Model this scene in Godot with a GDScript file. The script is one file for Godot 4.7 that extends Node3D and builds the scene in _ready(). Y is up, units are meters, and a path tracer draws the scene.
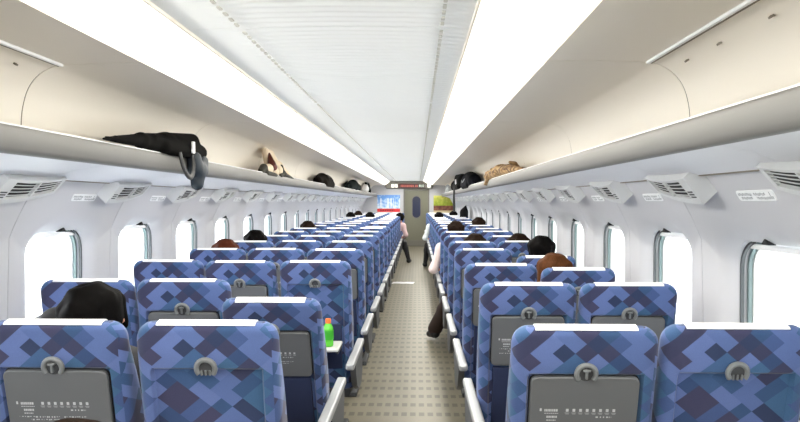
extends Node3D
# A bright express-train carriage seen along its aisle: three seats abreast on one side, two on the other.

const EYE := 1.58            # height of the camera above the floor
const PITCH := 1.04          # distance between rows, and between windows
const RIGHT_WALL := 1.31
const LEFT_WALL := -1.92
const FRONT := -23.6         # end wall
const REAR := 2.2            # behind the camera
const ORD := ["", "first", "second", "third", "fourth", "fifth", "sixth", "seventh", "eighth", "ninth", "tenth", "eleventh", "twelfth", "thirteenth", "fourteenth", "fifteenth", "sixteenth", "seventeenth", "eighteenth", "nineteenth", "twentieth", "twenty-first"]

var M := {}
var names := {}

# ---------------------------------------------------------------- mesh builder
class MB:
	var v := PackedVector3Array()
	var uv := PackedVector2Array()
	func tri(a: Vector3, b: Vector3, c: Vector3, ua := Vector2.ZERO, ub := Vector2.ZERO, uc := Vector2.ZERO) -> void:
		v.append(a); v.append(b); v.append(c)
		uv.append(ua); uv.append(ub); uv.append(uc)
	func quad(a: Vector3, b: Vector3, c: Vector3, d: Vector3, ua := Vector2.ZERO, ub := Vector2.ZERO, uc := Vector2.ZERO, ud := Vector2.ZERO) -> void:
		tri(a, b, c, ua, ub, uc)
		tri(a, c, d, ua, uc, ud)
	func add(o: MB, t: Transform3D) -> void:
		for p in o.v: v.append(t * p)
		uv.append_array(o.uv)
	func move(t: Transform3D) -> void:
		for i in v.size(): v[i] = t * v[i]
	func loft(rings: Array, closed := true, cap0 := true, cap1 := true, uvs: Array = []) -> void:
		var n: int = rings[0].size()
		var last := n if closed else n - 1
		for i in rings.size() - 1:
			var r0: PackedVector3Array = rings[i]
			var r1: PackedVector3Array = rings[i + 1]
			for j in last:
				var k := (j + 1) % n
				if uvs.is_empty():
					quad(r0[j], r0[k], r1[k], r1[j])
				else:
					var u0: PackedVector2Array = uvs[i]
					var u1: PackedVector2Array = uvs[i + 1]
					var m := j + 1 if u0.size() > n else k
					quad(r0[j], r0[k], r1[k], r1[j], u0[j], u0[m], u1[m], u1[j])
		if cap0: fan(rings[0], true)
		if cap1: fan(rings[-1], false)
	func fan(r: PackedVector3Array, back: bool) -> void:
		var c := Vector3.ZERO
		for p in r: c += p
		c /= r.size()
		for j in r.size():
			var k := (j + 1) % r.size()
			if back: tri(c, r[k], r[j])
			else: tri(c, r[j], r[k])
	func done(crease := 38.0) -> ArrayMesh:
		var index := {}
		var at := PackedInt32Array()
		var faces: Array[PackedInt32Array] = []
		var fn := PackedVector3Array()
		var fu := PackedVector3Array()
		for i in v.size():
			var key := Vector3i((v[i] * 8000.0).round())
			var id: int = index.get(key, -1)
			if id < 0:
				id = faces.size()
				index[key] = id
				faces.append(PackedInt32Array())
			at.append(id)
			faces[id].append(i / 3)
		for f in v.size() / 3:
			var n := (v[f * 3 + 1] - v[f * 3]).cross(v[f * 3 + 2] - v[f * 3])
			fn.append(n)
			fu.append(n.normalized())
		var lim := cos(deg_to_rad(crease))
		var ov := PackedVector3Array(); var on := PackedVector3Array(); var ou := PackedVector2Array()
		for f in v.size() / 3:
			if fn[f].length_squared() < 1e-18: continue
			for c in [0, 2, 1]:
				var i: int = f * 3 + c
				var s := Vector3.ZERO
				for g in faces[at[i]]:
					if fu[f].dot(fu[g]) >= lim: s += fn[g]
				if s.length_squared() < 1e-20: s = fn[f]
				ov.append(v[i]); on.append(s.normalized()); ou.append(uv[i])
		var arr := []
		arr.resize(Mesh.ARRAY_MAX)
		arr[Mesh.ARRAY_VERTEX] = ov; arr[Mesh.ARRAY_NORMAL] = on; arr[Mesh.ARRAY_TEX_UV] = ou
		var m := ArrayMesh.new()
		m.add_surface_from_arrays(Mesh.PRIMITIVE_TRIANGLES, arr)
		return m

func rrect(w: float, h: float, r: float, seg := 4) -> PackedVector2Array:
	var o := PackedVector2Array()
	r = minf(r, minf(w, h) * 0.499)
	for q in 4:
		var c := Vector2([1, -1, -1, 1][q] * (w / 2 - r), [1, 1, -1, -1][q] * (h / 2 - r))
		for i in seg + 1:
			var a := (q + float(i) / seg) * PI / 2
			o.append(c + Vector2(cos(a), sin(a)) * r)
	return o

func lift(o: PackedVector2Array, z: float, at := Vector2.ZERO) -> PackedVector3Array:
	var r := PackedVector3Array()
	for p in o: r.append(Vector3(p.x + at.x, p.y + at.y, z))
	return r

# rounded box: outline rounded in xy, edges rounded along z
func rbox(mb: MB, c: Vector3, s: Vector3, r: float, seg := 2, corner := -1.0) -> void:
	var rings := []
	var k := r if corner < 0 else corner
	for e in 2:
		for i in seg + 1:
			var a := float(i) / seg * PI / 2
			if e == 1: a = PI / 2 - a
			var inset := r * (1 - sin(a))
			var z := (s.z / 2 - r + r * cos(a)) * (-1 if e == 0 else 1)
			rings.append(lift(rrect(s.x - 2 * inset, s.y - 2 * inset, maxf(k - inset, 0.0004), seg + 1), z + c.z, Vector2(c.x, c.y)))
	mb.loft(rings)

# flat plate with a bevelled front; u,v run 0..1 over the face
func plate(mb: MB, o: PackedVector2Array, z0: float, z1: float, bev: float, at := Vector2.ZERO) -> void:
	var inner := PackedVector2Array()
	var lo := Vector2(INF, INF); var hi := -lo
	for p in o: lo = lo.min(p); hi = hi.max(p)
	var mid := (lo + hi) / 2
	var sc := (hi - lo - Vector2(2 * bev, 2 * bev)) / (hi - lo)
	for p in o: inner.append(mid + (p - mid) * sc)
	var rings := [lift(o, z0, at), lift(o, z1 - bev, at), lift(inner, z1, at)]
	var us := []
	for q in [o, o, inner]:
		var u := PackedVector2Array()
		for p in q: u.append(Vector2((p.x - lo.x) / (hi.x - lo.x), 1 - (p.y - lo.y) / (hi.y - lo.y)))
		us.append(u)
	mb.loft(rings, true, true, false, us)
	for j in o.size():
		var k := (j + 1) % o.size()
		mb.tri(Vector3(mid.x + at.x, mid.y + at.y, z1), rings[2][j], rings[2][k], Vector2(0.5, 0.5), us[2][j], us[2][k])

# ring plate between an outer and an inner outline of the same count
func frame_ring(mb: MB, outer: PackedVector2Array, inner: PackedVector2Array, z0: float, z1: float) -> void:
	var a := lift(outer, z0); var b := lift(outer, z1); var c := lift(inner, z1); var d := lift(inner, z0)
	mb.loft([a, b, c, d, a], true, false, false)

func tube(mb: MB, pts: PackedVector3Array, radii: PackedFloat32Array, seg := 8, flat := 1.0) -> void:
	var rings := []
	var up := Vector3.UP
	for i in pts.size():
		var d := (pts[mini(i + 1, pts.size() - 1)] - pts[maxi(i - 1, 0)]).normalized()
		if absf(d.dot(up)) > 0.95: up = Vector3.RIGHT if absf(d.x) < 0.9 else Vector3.BACK
		var s := d.cross(up).normalized()
		var t := s.cross(d).normalized()
		up = t
		var r := PackedVector3Array()
		for j in seg:
			var a := TAU * j / seg
			r.append(pts[i] + (s * cos(a) * flat - t * sin(a)) * radii[mini(i, radii.size() - 1)])
		r.reverse()
		rings.append(r)
	mb.loft(rings)

func lathe(mb: MB, prof: PackedVector2Array, seg := 16) -> void:
	var rings := []
	for p in prof:
		var r := PackedVector3Array()
		for j in seg:
			var a := -TAU * j / seg
			r.append(Vector3(cos(a) * p.x, p.y, sin(a) * p.x))
		rings.append(r)
	mb.loft(rings)

# profile in (x, y) swept straight along z (z0 nearer the front wall is smaller)
func sweep(mb: MB, prof: PackedVector2Array, z0: float, z1: float) -> void:
	if Geometry2D.is_polygon_clockwise(prof): prof.reverse()
	mb.loft([lift(prof, z0), lift(prof, z1)], true, false, false)
	var t := Geometry2D.triangulate_polygon(prof)
	for i in t.size() / 3:
		var a := prof[t[i * 3]]; var b := prof[t[i * 3 + 1]]; var c := prof[t[i * 3 + 2]]
		if (b - a).cross(c - a) < 0:
			var s := b; b = c; c = s
		mb.tri(Vector3(a.x, a.y, z1), Vector3(b.x, b.y, z1), Vector3(c.x, c.y, z1))
		mb.tri(Vector3(a.x, a.y, z0), Vector3(c.x, c.y, z0), Vector3(b.x, b.y, z0))

# ---------------------------------------------------------------- signed-distance bodies (surface nets)
# a bone is [from, to, radius, radius]; a cut is an ellipsoid [centre, radii] that is carved away
func nets(mb: MB, bones: Array, cell: float, k: float, cuts: Array = [], rough := 0.0) -> void:
	var lo := Vector3(INF, INF, INF); var hi := -lo
	for b in bones:
		var r: float = maxf(b[2], b[3]) + k * 2 + cell * 2
		lo = lo.min(b[0] - Vector3(r, r, r)).min(b[1] - Vector3(r, r, r))
		hi = hi.max(b[0] + Vector3(r, r, r)).max(b[1] + Vector3(r, r, r))
	var n := Vector3i(((hi - lo) / cell).ceil()) + Vector3i.ONE
	var acc := PackedFloat32Array(); acc.resize(n.x * n.y * n.z)
	var sy := n.x; var sz := n.x * n.y
	for b in bones:
		var a: Vector3 = b[0]; var e: Vector3 = b[1]; var ra: float = b[2]; var rb: float = b[3]
		var sc: Vector3 = b[4] if b.size() > 4 else Vector3.ONE
		var pad := maxf(ra, rb) * maxf(sc.x, maxf(sc.y, sc.z)) + k * 2.5 + cell
		var i0 := Vector3i(((a.min(e) - Vector3(pad, pad, pad) - lo) / cell).floor()).clamp(Vector3i.ZERO, n - Vector3i.ONE)
		var i1 := Vector3i(((a.max(e) + Vector3(pad, pad, pad) - lo) / cell).ceil()).clamp(Vector3i.ZERO, n - Vector3i.ONE)
		var d := (e - a) / sc
		var dd := maxf(d.length_squared(), 1e-9)
		var scm := minf(sc.x, minf(sc.y, sc.z))
		for z in range(i0.z, i1.z + 1):
			for y in range(i0.y, i1.y + 1):
				for x in range(i0.x, i1.x + 1):
					var p := (lo + Vector3(x, y, z) * cell - a) / sc
					var h := clampf(p.dot(d) / dd, 0, 1)
					var dist := (p - d * h).length() - lerpf(ra, rb, h)
					if scm != 1.0: dist *= (scm + 1) * 0.5
					acc[x + y * sy + z * sz] += exp(-dist / k)
	for i in acc.size():
		acc[i] = -k * log(acc[i]) if acc[i] > 1e-12 else 1.0
	for c in cuts:
		var cc: Vector3 = c[0]; var cr: Vector3 = c[1]
		for z in n.z:
			for y in n.y:
				for x in n.x:
					var p := (lo + Vector3(x, y, z) * cell - cc) / cr
					var g := (1.0 - p.length()) * minf(cr.x, minf(cr.y, cr.z))
					var i := x + y * sy + z * sz
					if g > acc[i]: acc[i] = g
	var ids := PackedInt32Array(); ids.resize(acc.size()); ids.fill(-1)
	var pts := PackedVector3Array()
	for z in n.z - 1:
		for y in n.y - 1:
			for x in n.x - 1:
				var i := x + y * sy + z * sz
				var inside := 0
				var lowest := acc[i]
				if lowest > 4 * cell + 0.05: continue
				for o in 8:
					if acc[i + (o & 1) + ((o >> 1) & 1) * sy + (o >> 2) * sz] < 0: inside += 1
				if inside == 0 or inside == 8: continue
				var s := Vector3.ZERO; var m := 0
				for o in 8:
					var q := Vector3(o & 1, (o >> 1) & 1, o >> 2)
					var fa := acc[i + (o & 1) + ((o >> 1) & 1) * sy + (o >> 2) * sz]
					for ax in 3:
						if o & (1 << ax): continue
						var o2 := o | (1 << ax)
						var fb := acc[i + (o2 & 1) + ((o2 >> 1) & 1) * sy + (o2 >> 2) * sz]
						if (fa < 0) == (fb < 0): continue
						var w := Vector3.ZERO; w[ax] = fa / (fa - fb)
						s += q + w; m += 1
				var pt := lo + (Vector3(x, y, z) + s / m) * cell
				ids[i] = pts.size()
				pts.append(pt)
	for z in range(1, n.z - 1):
		for y in range(1, n.y - 1):
			for x in range(1, n.x - 1):
				var i := x + y * sy + z * sz
				if ids[i] < 0: continue
				var f := acc[i] < 0
				for ax in 3:
					var st: int = [1, sy, sz][ax]
					if f == (acc[i + st] < 0): continue
					var u: int = [sy, sz, 1][ax]; var w: int = [sz, 1, sy][ax]
					var q := [ids[i], ids[i - u], ids[i - u - w], ids[i - w]]
					if q.min() < 0: continue
					if f: mb.quad(pts[q[2]], pts[q[3]], pts[q[0]], pts[q[1]])
					else: mb.quad(pts[q[0]], pts[q[3]], pts[q[2]], pts[q[1]])

# ---------------------------------------------------------------- nodes
func numbered(called: String) -> String:
	var k: int = names.get(called, 0)
	names[called] = k + 1
	return called if k == 0 else "%s_%03d" % [called, k]

func tag(o: Node3D, label: String, category: String, group := "", kind := "") -> Node3D:
	o.set_meta("label", label); o.set_meta("category", category)
	if group: o.set_meta("group", group)
	if kind: o.set_meta("kind", kind)
	return o

func thing(called: String, label: String, category: String, at := Vector3.ZERO, group := "", kind := "") -> Node3D:
	var o := Node3D.new(); o.name = numbered(called); add_child(o); o.position = at
	return tag(o, label, category, group, kind)

func part(called: String, mesh: Mesh, mat: Material, parent: Node3D) -> MeshInstance3D:
	var o := MeshInstance3D.new()
	o.name = called if parent != self else numbered(called)
	o.mesh = mesh; o.material_override = mat
	parent.add_child(o, true)
	return o

func boxpart(called: String, c: Vector3, s: Vector3, r: float, mat: Material, parent: Node3D) -> MeshInstance3D:
	var mb := MB.new(); rbox(mb, Vector3.ZERO, s, r)
	var o := part(called, mb.done(), mat, parent)
	o.position = c
	return o

# ---------------------------------------------------------------- materials
func mat(c: Color, rough := 0.6, metal := 0.0, tex: Texture2D = null) -> StandardMaterial3D:
	var m := StandardMaterial3D.new()
	m.albedo_color = c; m.roughness = rough; m.metallic = metal
	if tex: m.albedo_texture = tex
	return m

func matte(c: Color) -> StandardMaterial3D:
	var m := mat(c, 0.85); m.metallic_specular = 0.15
	return m

func rgb(r: float, g: float, b: float) -> Color: return Color(r / 255.0, g / 255.0, b / 255.0)

func tex(im: Image) -> ImageTexture:
	return ImageTexture.create_from_image(im)

func fabric_image() -> Image:      # lozenges in blues on a slanted lattice, neighbours often joined into bars and chevrons
	var im := Image.create(512, 512, false, Image.FORMAT_RGB8)
	var pal := [rgb(50, 86, 134), rgb(58, 94, 144), rgb(46, 76, 126), rgb(64, 102, 152), rgb(94, 118, 178), rgb(104, 126, 188), rgb(38, 56, 98), rgb(54, 58, 96), rgb(62, 62, 100), rgb(62, 106, 150), rgb(68, 94, 150)]
	var rng := RandomNumberGenerator.new(); rng.seed = 19
	var key := func(p: int, q: int) -> int: return posmod(p + q, 12) * 16 + posmod(p - q, 16)
	var cell := {}
	for p in range(-24, 25):
		for q in range(-24, 25):
			var k: int = key.call(p, q)
			if not cell.has(k): cell[k] = rng.randi_range(4, 5) if rng.randf() < 0.17 else rng.randi_range(0, pal.size() - 1)
	var done := {}
	for p in range(-12, 13):
		for q in range(-12, 13):
			var k: int = key.call(p, q)
			if done.has(k): continue
			done[k] = true
			var r := rng.randf()
			if r < 0.22: cell[k] = cell[key.call(p + 1, q)]
			elif r < 0.42: cell[k] = cell[key.call(p, q + 1)]
	for y in 512:
		for x in 512:
			var fx := x * 6.0 / 512; var fy := y * 8.0 / 512
			var c: Color = pal[cell[key.call(floori(fx + fy), floori(fx - fy))]]
			var k := 0.84 * (1.0 + 0.10 * (rng.randf() - 0.5) + (0.03 if (x + y) % 4 < 2 else -0.03))
			im.set_pixel(x, y, Color(c.r * k, c.g * k, c.b * k))
	return im

func tray_image() -> Image:
	var im := Image.create(276, 200, false, Image.FORMAT_RGB8)
	im.fill(rgb(98, 100, 102))
	var rng := RandomNumberGenerator.new(); rng.seed = 5
	var w := rgb(196, 198, 200)
	im.fill_rect(Rect2i(26, 86, 5, 8), w)
	for line in [[38, 88, 30, 7], [38, 99, 34, 2], [44, 107, 24, 6], [44, 118, 24, 3]]:
		var x: int = line[0]
		while x < line[0] + line[2]:
			var g := rng.randi_range(2, 5)
			im.fill_rect(Rect2i(x, line[1], g, line[3]), w); x += g + 1
	for i in 8:
		var x := 92 + i * 17
		im.fill_rect(Rect2i(x + 1, 87, 7, 8), w)
		im.set_pixel(x + 3 + i % 3, 90, rgb(98, 100, 102))
		im.fill_rect(Rect2i(x - 2, 98, 12, 1), w); im.fill_rect(Rect2i(x, 101, 9, 1), w)
	for line in [[30, 128, 110], [60, 136, 130], [30, 146, 60], [150, 128, 60], [170, 108, 40]]:
		var x: int = line[0]
		while x < line[0] + line[2]:
			var g := rng.randi_range(1, 6)
			im.fill_rect(Rect2i(x, line[1], g, rng.randi_range(2, 4)), w); x += g + rng.randi_range(1, 5)
	return im

func floor_image() -> Image:
	var im := Image.create(128, 232, false, Image.FORMAT_RGB8)
	var rng := RandomNumberGenerator.new(); rng.seed = 3
	for y in 232:
		for x in 128:
			var c := rgb(118, 112, 96)
			var k := 1.0 + 0.08 * (rng.randf() - 0.5)
			if x % 32 >= 7 and x % 32 < 27:
				var yy := y % 116
				if yy >= 20 and yy < 62: c = rgb(84, 80, 68)
			im.set_pixel(x, y, Color(c.r * k, c.g * k, c.b * k))
	return im

func plaque_image() -> Image:
	var im := Image.create(220, 36, false, Image.FORMAT_RGB8)
	im.fill(rgb(240, 242, 244))
	var rng := RandomNumberGenerator.new(); rng.seed = 8
	var ink := rgb(120, 124, 132)
	for b in [[10, 8, 84], [22, 21, 66], [106, 8, 66], [116, 21, 90]]:
		var x: int = b[0]
		while x < b[0] + b[2]:
			var g := rng.randi_range(3, 7)
			im.fill_rect(Rect2i(x, b[1] + rng.randi_range(0, 2), g, 8), ink)
			im.fill_rect(Rect2i(x + 1, b[1] + 4, maxi(g - 3, 1), 2), rgb(240, 242, 244))
			x += g + 3
	im.fill_rect(Rect2i(196, 6, 3, 14), ink)
	return im

func poster_image(kind: int) -> Image:
	var im := Image.create(150, 110, false, Image.FORMAT_RGB8)
	var nz := FastNoiseLite.new(); nz.seed = 4 + kind; nz.frequency = 0.04
	for y in 110:
		for x in 150:
			var c: Color
			var n := nz.get_noise_2d(x, y)
			if kind == 0:
				c = rgb(96, 150, 222).lerp(rgb(225, 240, 252), clampf(y / 90.0 + n * 0.9 - 0.1, 0, 1))
				if y > 20 and y < 80 and nz.get_noise_2d(x * 2.2, 40) > 0.1: c = c.lerp(rgb(250, 252, 255), 0.75)
				if y > 84: c = rgb(226, 44, 50) if y < 106 else rgb(250, 246, 244)
				if y > 90 and y < 99 and x > 14 and x < 112 and (x / 5) % 3 != 0: c = rgb(120, 20, 34)
			else:
				c = rgb(226, 224, 110).lerp(rgb(150, 168, 40), clampf(y / 62.0 + n * 0.5, 0, 1))
				if y > 62: c = rgb(150, 96, 66).lerp(rgb(96, 44, 36), clampf(0.5 + n, 0, 1))
				if y > 92: c = rgb(206, 190, 150)
			im.set_pixel(x, y, c)
	return im

func board_image() -> Image:
	var im := Image.create(200, 34, false, Image.FORMAT_RGB8)
	im.fill(rgb(64, 34, 34))
	var rng := RandomNumberGenerator.new(); rng.seed = 21
	var x := 20
	while x < 140:
		var w := rng.randi_range(5, 9)
		if rng.randf() < 0.85:
			im.fill_rect(Rect2i(x, 10, w, 14), rgb(188, 96, 84))
			im.fill_rect(Rect2i(x + 2, 13, maxi(w - 4, 1), 3), rgb(90, 44, 42))
		x += w + 3
	im.fill_rect(Rect2i(150, 4, 46, 26), rgb(52, 58, 52))
	for b in [[156, 8, 10, 16], [170, 8, 4, 18], [180, 8, 12, 16]]:
		im.fill_rect(Rect2i(b[0], b[1], b[2], b[3]), rgb(188, 200, 188))
	im.fill_rect(Rect2i(183, 12, 6, 8), rgb(52, 58, 52))
	return im

func hair_image() -> Image:
	var im := Image.create(128, 128, false, Image.FORMAT_RGB8)
	var nz := FastNoiseLite.new(); nz.seed = 2; nz.frequency = 0.05
	for y in 128:
		for x in 128:
			var k := 0.75 + 0.35 * nz.get_noise_2d(x * 9.0, y * 0.7)
			im.set_pixel(x, y, Color(k, k, k))
	return im

func plaid_image() -> Image:
	var im := Image.create(128, 128, false, Image.FORMAT_RGB8)
	var nz := FastNoiseLite.new(); nz.seed = 9; nz.frequency = 0.03
	for y in 128:
		for x in 128:
			var n := nz.get_noise_2d(x, y)
			var c := rgb(164, 128, 84).lerp(rgb(204, 176, 134), clampf(n + 0.4, 0, 1))
			if nz.get_noise_2d(x + 300, y * 1.3) > 0.12: c = rgb(74, 46, 26)
			if x % 32 < 4 or y % 32 < 4: c = c.lerp(rgb(96, 66, 42), 0.5)
			im.set_pixel(x, y, c)
	return im

func materials() -> void:
	M.fabric = mat(Color.WHITE, 0.9, 0, tex(fabric_image()))
	M.fabric.rim_enabled = true; M.fabric.rim = 0.35; M.fabric.rim_tint = 0.6
	M.navy = mat(rgb(34, 44, 76), 0.9)
	M.tray = mat(Color.WHITE, 0.5, 0, tex(tray_image()))
	M.tray_top = mat(rgb(196, 196, 192), 0.5)
	M.black = mat(rgb(26, 27, 30), 0.7)
	M.latch = mat(rgb(116, 119, 121), 0.4)
	M.linen = mat(rgb(246, 246, 248), 0.85)
	M.metal = mat(rgb(168, 170, 172), 0.35, 0.2)
	M.shell = mat(rgb(92, 94, 98), 0.5)
	M.dark = mat(rgb(58, 60, 63), 0.6)
	M.wall = mat(rgb(194, 194, 199), 0.45)
	M.cove = mat(rgb(240, 232, 220), 0.5)
	M.rack = mat(rgb(114, 112, 110), 0.5)
	M.soffit = mat(rgb(220, 220, 226), 0.45)
	M.ceiling = mat(rgb(236, 237, 237), 0.6)
	M.seam = mat(rgb(128, 120, 108), 0.8)
	M.slot = mat(rgb(190, 188, 182), 0.8)
	M.white = mat(rgb(242, 242, 244), 0.4)
	M.grille = mat(rgb(204, 206, 208), 0.4)
	M.rubber = mat(rgb(80, 84, 88), 0.5)
	M.teal = mat(rgb(120, 140, 142), 0.35)
	M.glass = mat(Color(0.93, 0.97, 0.97, 0.06), 0.0)
	M.glass.transparency = BaseMaterial3D.TRANSPARENCY_ALPHA
	M.floor = mat(Color.WHITE, 0.45, 0, tex(floor_image()))
	M.floor.uv1_triplanar = true; M.floor.uv1_world_triplanar = true
	M.floor.uv1_scale = Vector3(1 / 0.26, 1 / 0.26, 1 / 0.46)
	M.base = mat(rgb(120, 120, 118), 0.6)
	M.door = mat(rgb(116, 115, 98), 0.5)
	M.header = mat(rgb(112, 110, 102), 0.5)
	M.ground = mat(rgb(206, 212, 206), 0.9)
	M.hill = mat(rgb(176, 196, 200), 0.9)
	M.lamp = mat(rgb(250, 250, 244), 0.5)
	M.lamp.emission_enabled = true; M.lamp.emission = Color(1.0, 0.985, 0.93); M.lamp.emission_energy_multiplier = 1.5
	M.sign = mat(Color.WHITE, 0.4, 0, tex(board_image()))
	M.sign.emission_enabled = true; M.sign.emission_texture = M.sign.albedo_texture; M.sign.emission_operator = BaseMaterial3D.EMISSION_OP_MULTIPLY
	M.sign.emission = Color.WHITE; M.sign.emission_energy_multiplier = 0.35
	M.skin = mat(rgb(196, 142, 116), 0.55)
	M.eye = mat(rgb(40, 30, 26), 0.2)
	var ht := tex(hair_image())
	var hc := {"hair_black": rgb(17, 15, 15), "hair_brown": rgb(104, 64, 38), "hair_red": rgb(96, 48, 30), "hair_dark": rgb(42, 30, 22)}
	for h in hc:
		M[h] = mat(hc[h], 0.7, 0, ht)
		M[h].metallic_specular = 0.15
		M[h].uv1_triplanar = true; M[h].uv1_scale = Vector3(6, 6, 6)

# ---------------------------------------------------------------- the scene
func _ready() -> void:
	var cam := Camera3D.new(); cam.name = "camera"; add_child(cam)
	cam.position = Vector3(0, EYE, 0)
	cam.fov = rad_to_deg(2 * atan(211.0 / 673.0))
	cam.near = 0.05; cam.far = 3000
	cam.rotation = Vector3(-atan(9.5 / 673.0), atan(17.0 / 673.0), 0)
	cam.current = true
	var we := WorldEnvironment.new(); we.name = "environment"; add_child(we)
	var e := Environment.new(); we.environment = e
	e.background_mode = Environment.BG_SKY
	e.tonemap_mode = Environment.TONE_MAPPER_LINEAR
	e.tonemap_exposure = 1.0
	e.sdfgi_enabled = true; e.ssao_enabled = true; e.ssil_enabled = true
	var sky_im := Image.create(128, 64, false, Image.FORMAT_RGBF)      # bright overcast, sun behind the cloud on the two-seat side
	for y in 64:
		for x in 128:
			var az := (x + 0.5) / 128.0 * TAU - PI
			var el := PI / 2 - (y + 0.5) / 64.0 * PI
			var d := Vector3(sin(az) * cos(el), sin(el), -cos(az) * cos(el))
			var s := maxf(0, d.dot(Vector3(0.78, 0.36, 0.51)))
			var b := 0.28 + 10.0 * s * s
			if el < 0: b *= 0.8
			sky_im.set_pixel(x, y, Color(b * 0.97, b * 0.99, b * 1.03))
	var sm := PanoramaSkyMaterial.new(); sm.panorama = tex(sky_im)
	var sky := Sky.new(); sky.sky_material = sm; e.sky = sky
	e.background_energy_multiplier = 4.0
	materials()
	build_shell()
	build_lights()
	build_racks()
	build_windows()
	build_vents()
	build_end()
	build_seats()
	build_people()
	build_luggage()
	build_small()

# ---------------------------------------------------------------- setting
func lean(y: float) -> float:      # the wall leans into the carriage above the windows
	return 0.0 if y < 1.34 else 0.16 * pow((y - 1.34) / 0.34, 1.35)

func wall_panel(window: bool, length: float) -> ArrayMesh:
	var mb := MB.new()
	var top := 1.72
	var cy := 1.11
	# local axes: x outward, y up, z along
	var P := func(p: Vector2, w: float) -> Vector3: return Vector3(w - lean(p.y + cy), p.y + cy, p.x)
	var n := 48
	var hole := rrect(0.60, 0.62, 0.12, 11)
	var wide := rrect(0.74, 0.76, 0.17, 11)
	var rect := PackedVector2Array()
	var hx := length / 2
	for p in wide:
		var t := INF
		if absf(p.x) > 1e-6: t = minf(t, hx / absf(p.x))
		if p.y > 1e-6: t = minf(t, (top - cy) / p.y)
		if p.y < -1e-6: t = minf(t, cy / -p.y)
		rect.append(p * t)
	for c in [Vector2(hx, top - cy), Vector2(-hx, top - cy), Vector2(-hx, -cy), Vector2(hx, -cy)]:
		var best := 0
		for i in rect.size():
			if rect[i].distance_to(c) < rect[best].distance_to(c): best = i
		rect[best] = c
	var small := PackedVector2Array()
	for p in rect: small.append(p - Vector2(signf(p.x) * (0.003 if absf(p.x) > hx - 0.001 else 0.0), 0))
	var loops := []      # from the hole outwards
	var ring := func(o: PackedVector2Array, w: float) -> PackedVector3Array:
		var r := PackedVector3Array()
		for p in o: r.append(P.call(p, w))
		return r
	if window:
		var mid := PackedVector2Array()
		for i in hole.size(): mid.append(hole[i].lerp(wide[i], 0.45))
		loops = [ring.call(hole, 0.13), ring.call(hole, 0.05), ring.call(mid, 0.018), ring.call(wide, 0.0)]
	else:
		var dot := PackedVector2Array()
		for p in wide: dot.append(p * 0.01)
		loops = [ring.call(dot, 0.0), ring.call(wide, 0.0)]
	for s in 5:
		var o := PackedVector2Array()
		for i in wide.size(): o.append(wide[i].lerp(small[i], (s + 1) / 5.0))
		loops.append(ring.call(o, 0.0))
	loops.append(ring.call(rect, 0.006))
	loops.append(ring.call(rect, 0.13))
	if window: loops.append(loops[0])
	mb.loft(loops, true, not window, not window)
	return mb.done(30)

func side_word(s: int) -> String: return "two-seat side" if s > 0 else "three-seat side"

func window_z(n: int) -> float: return -(2.57 + PITCH * (n - 1))

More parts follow.
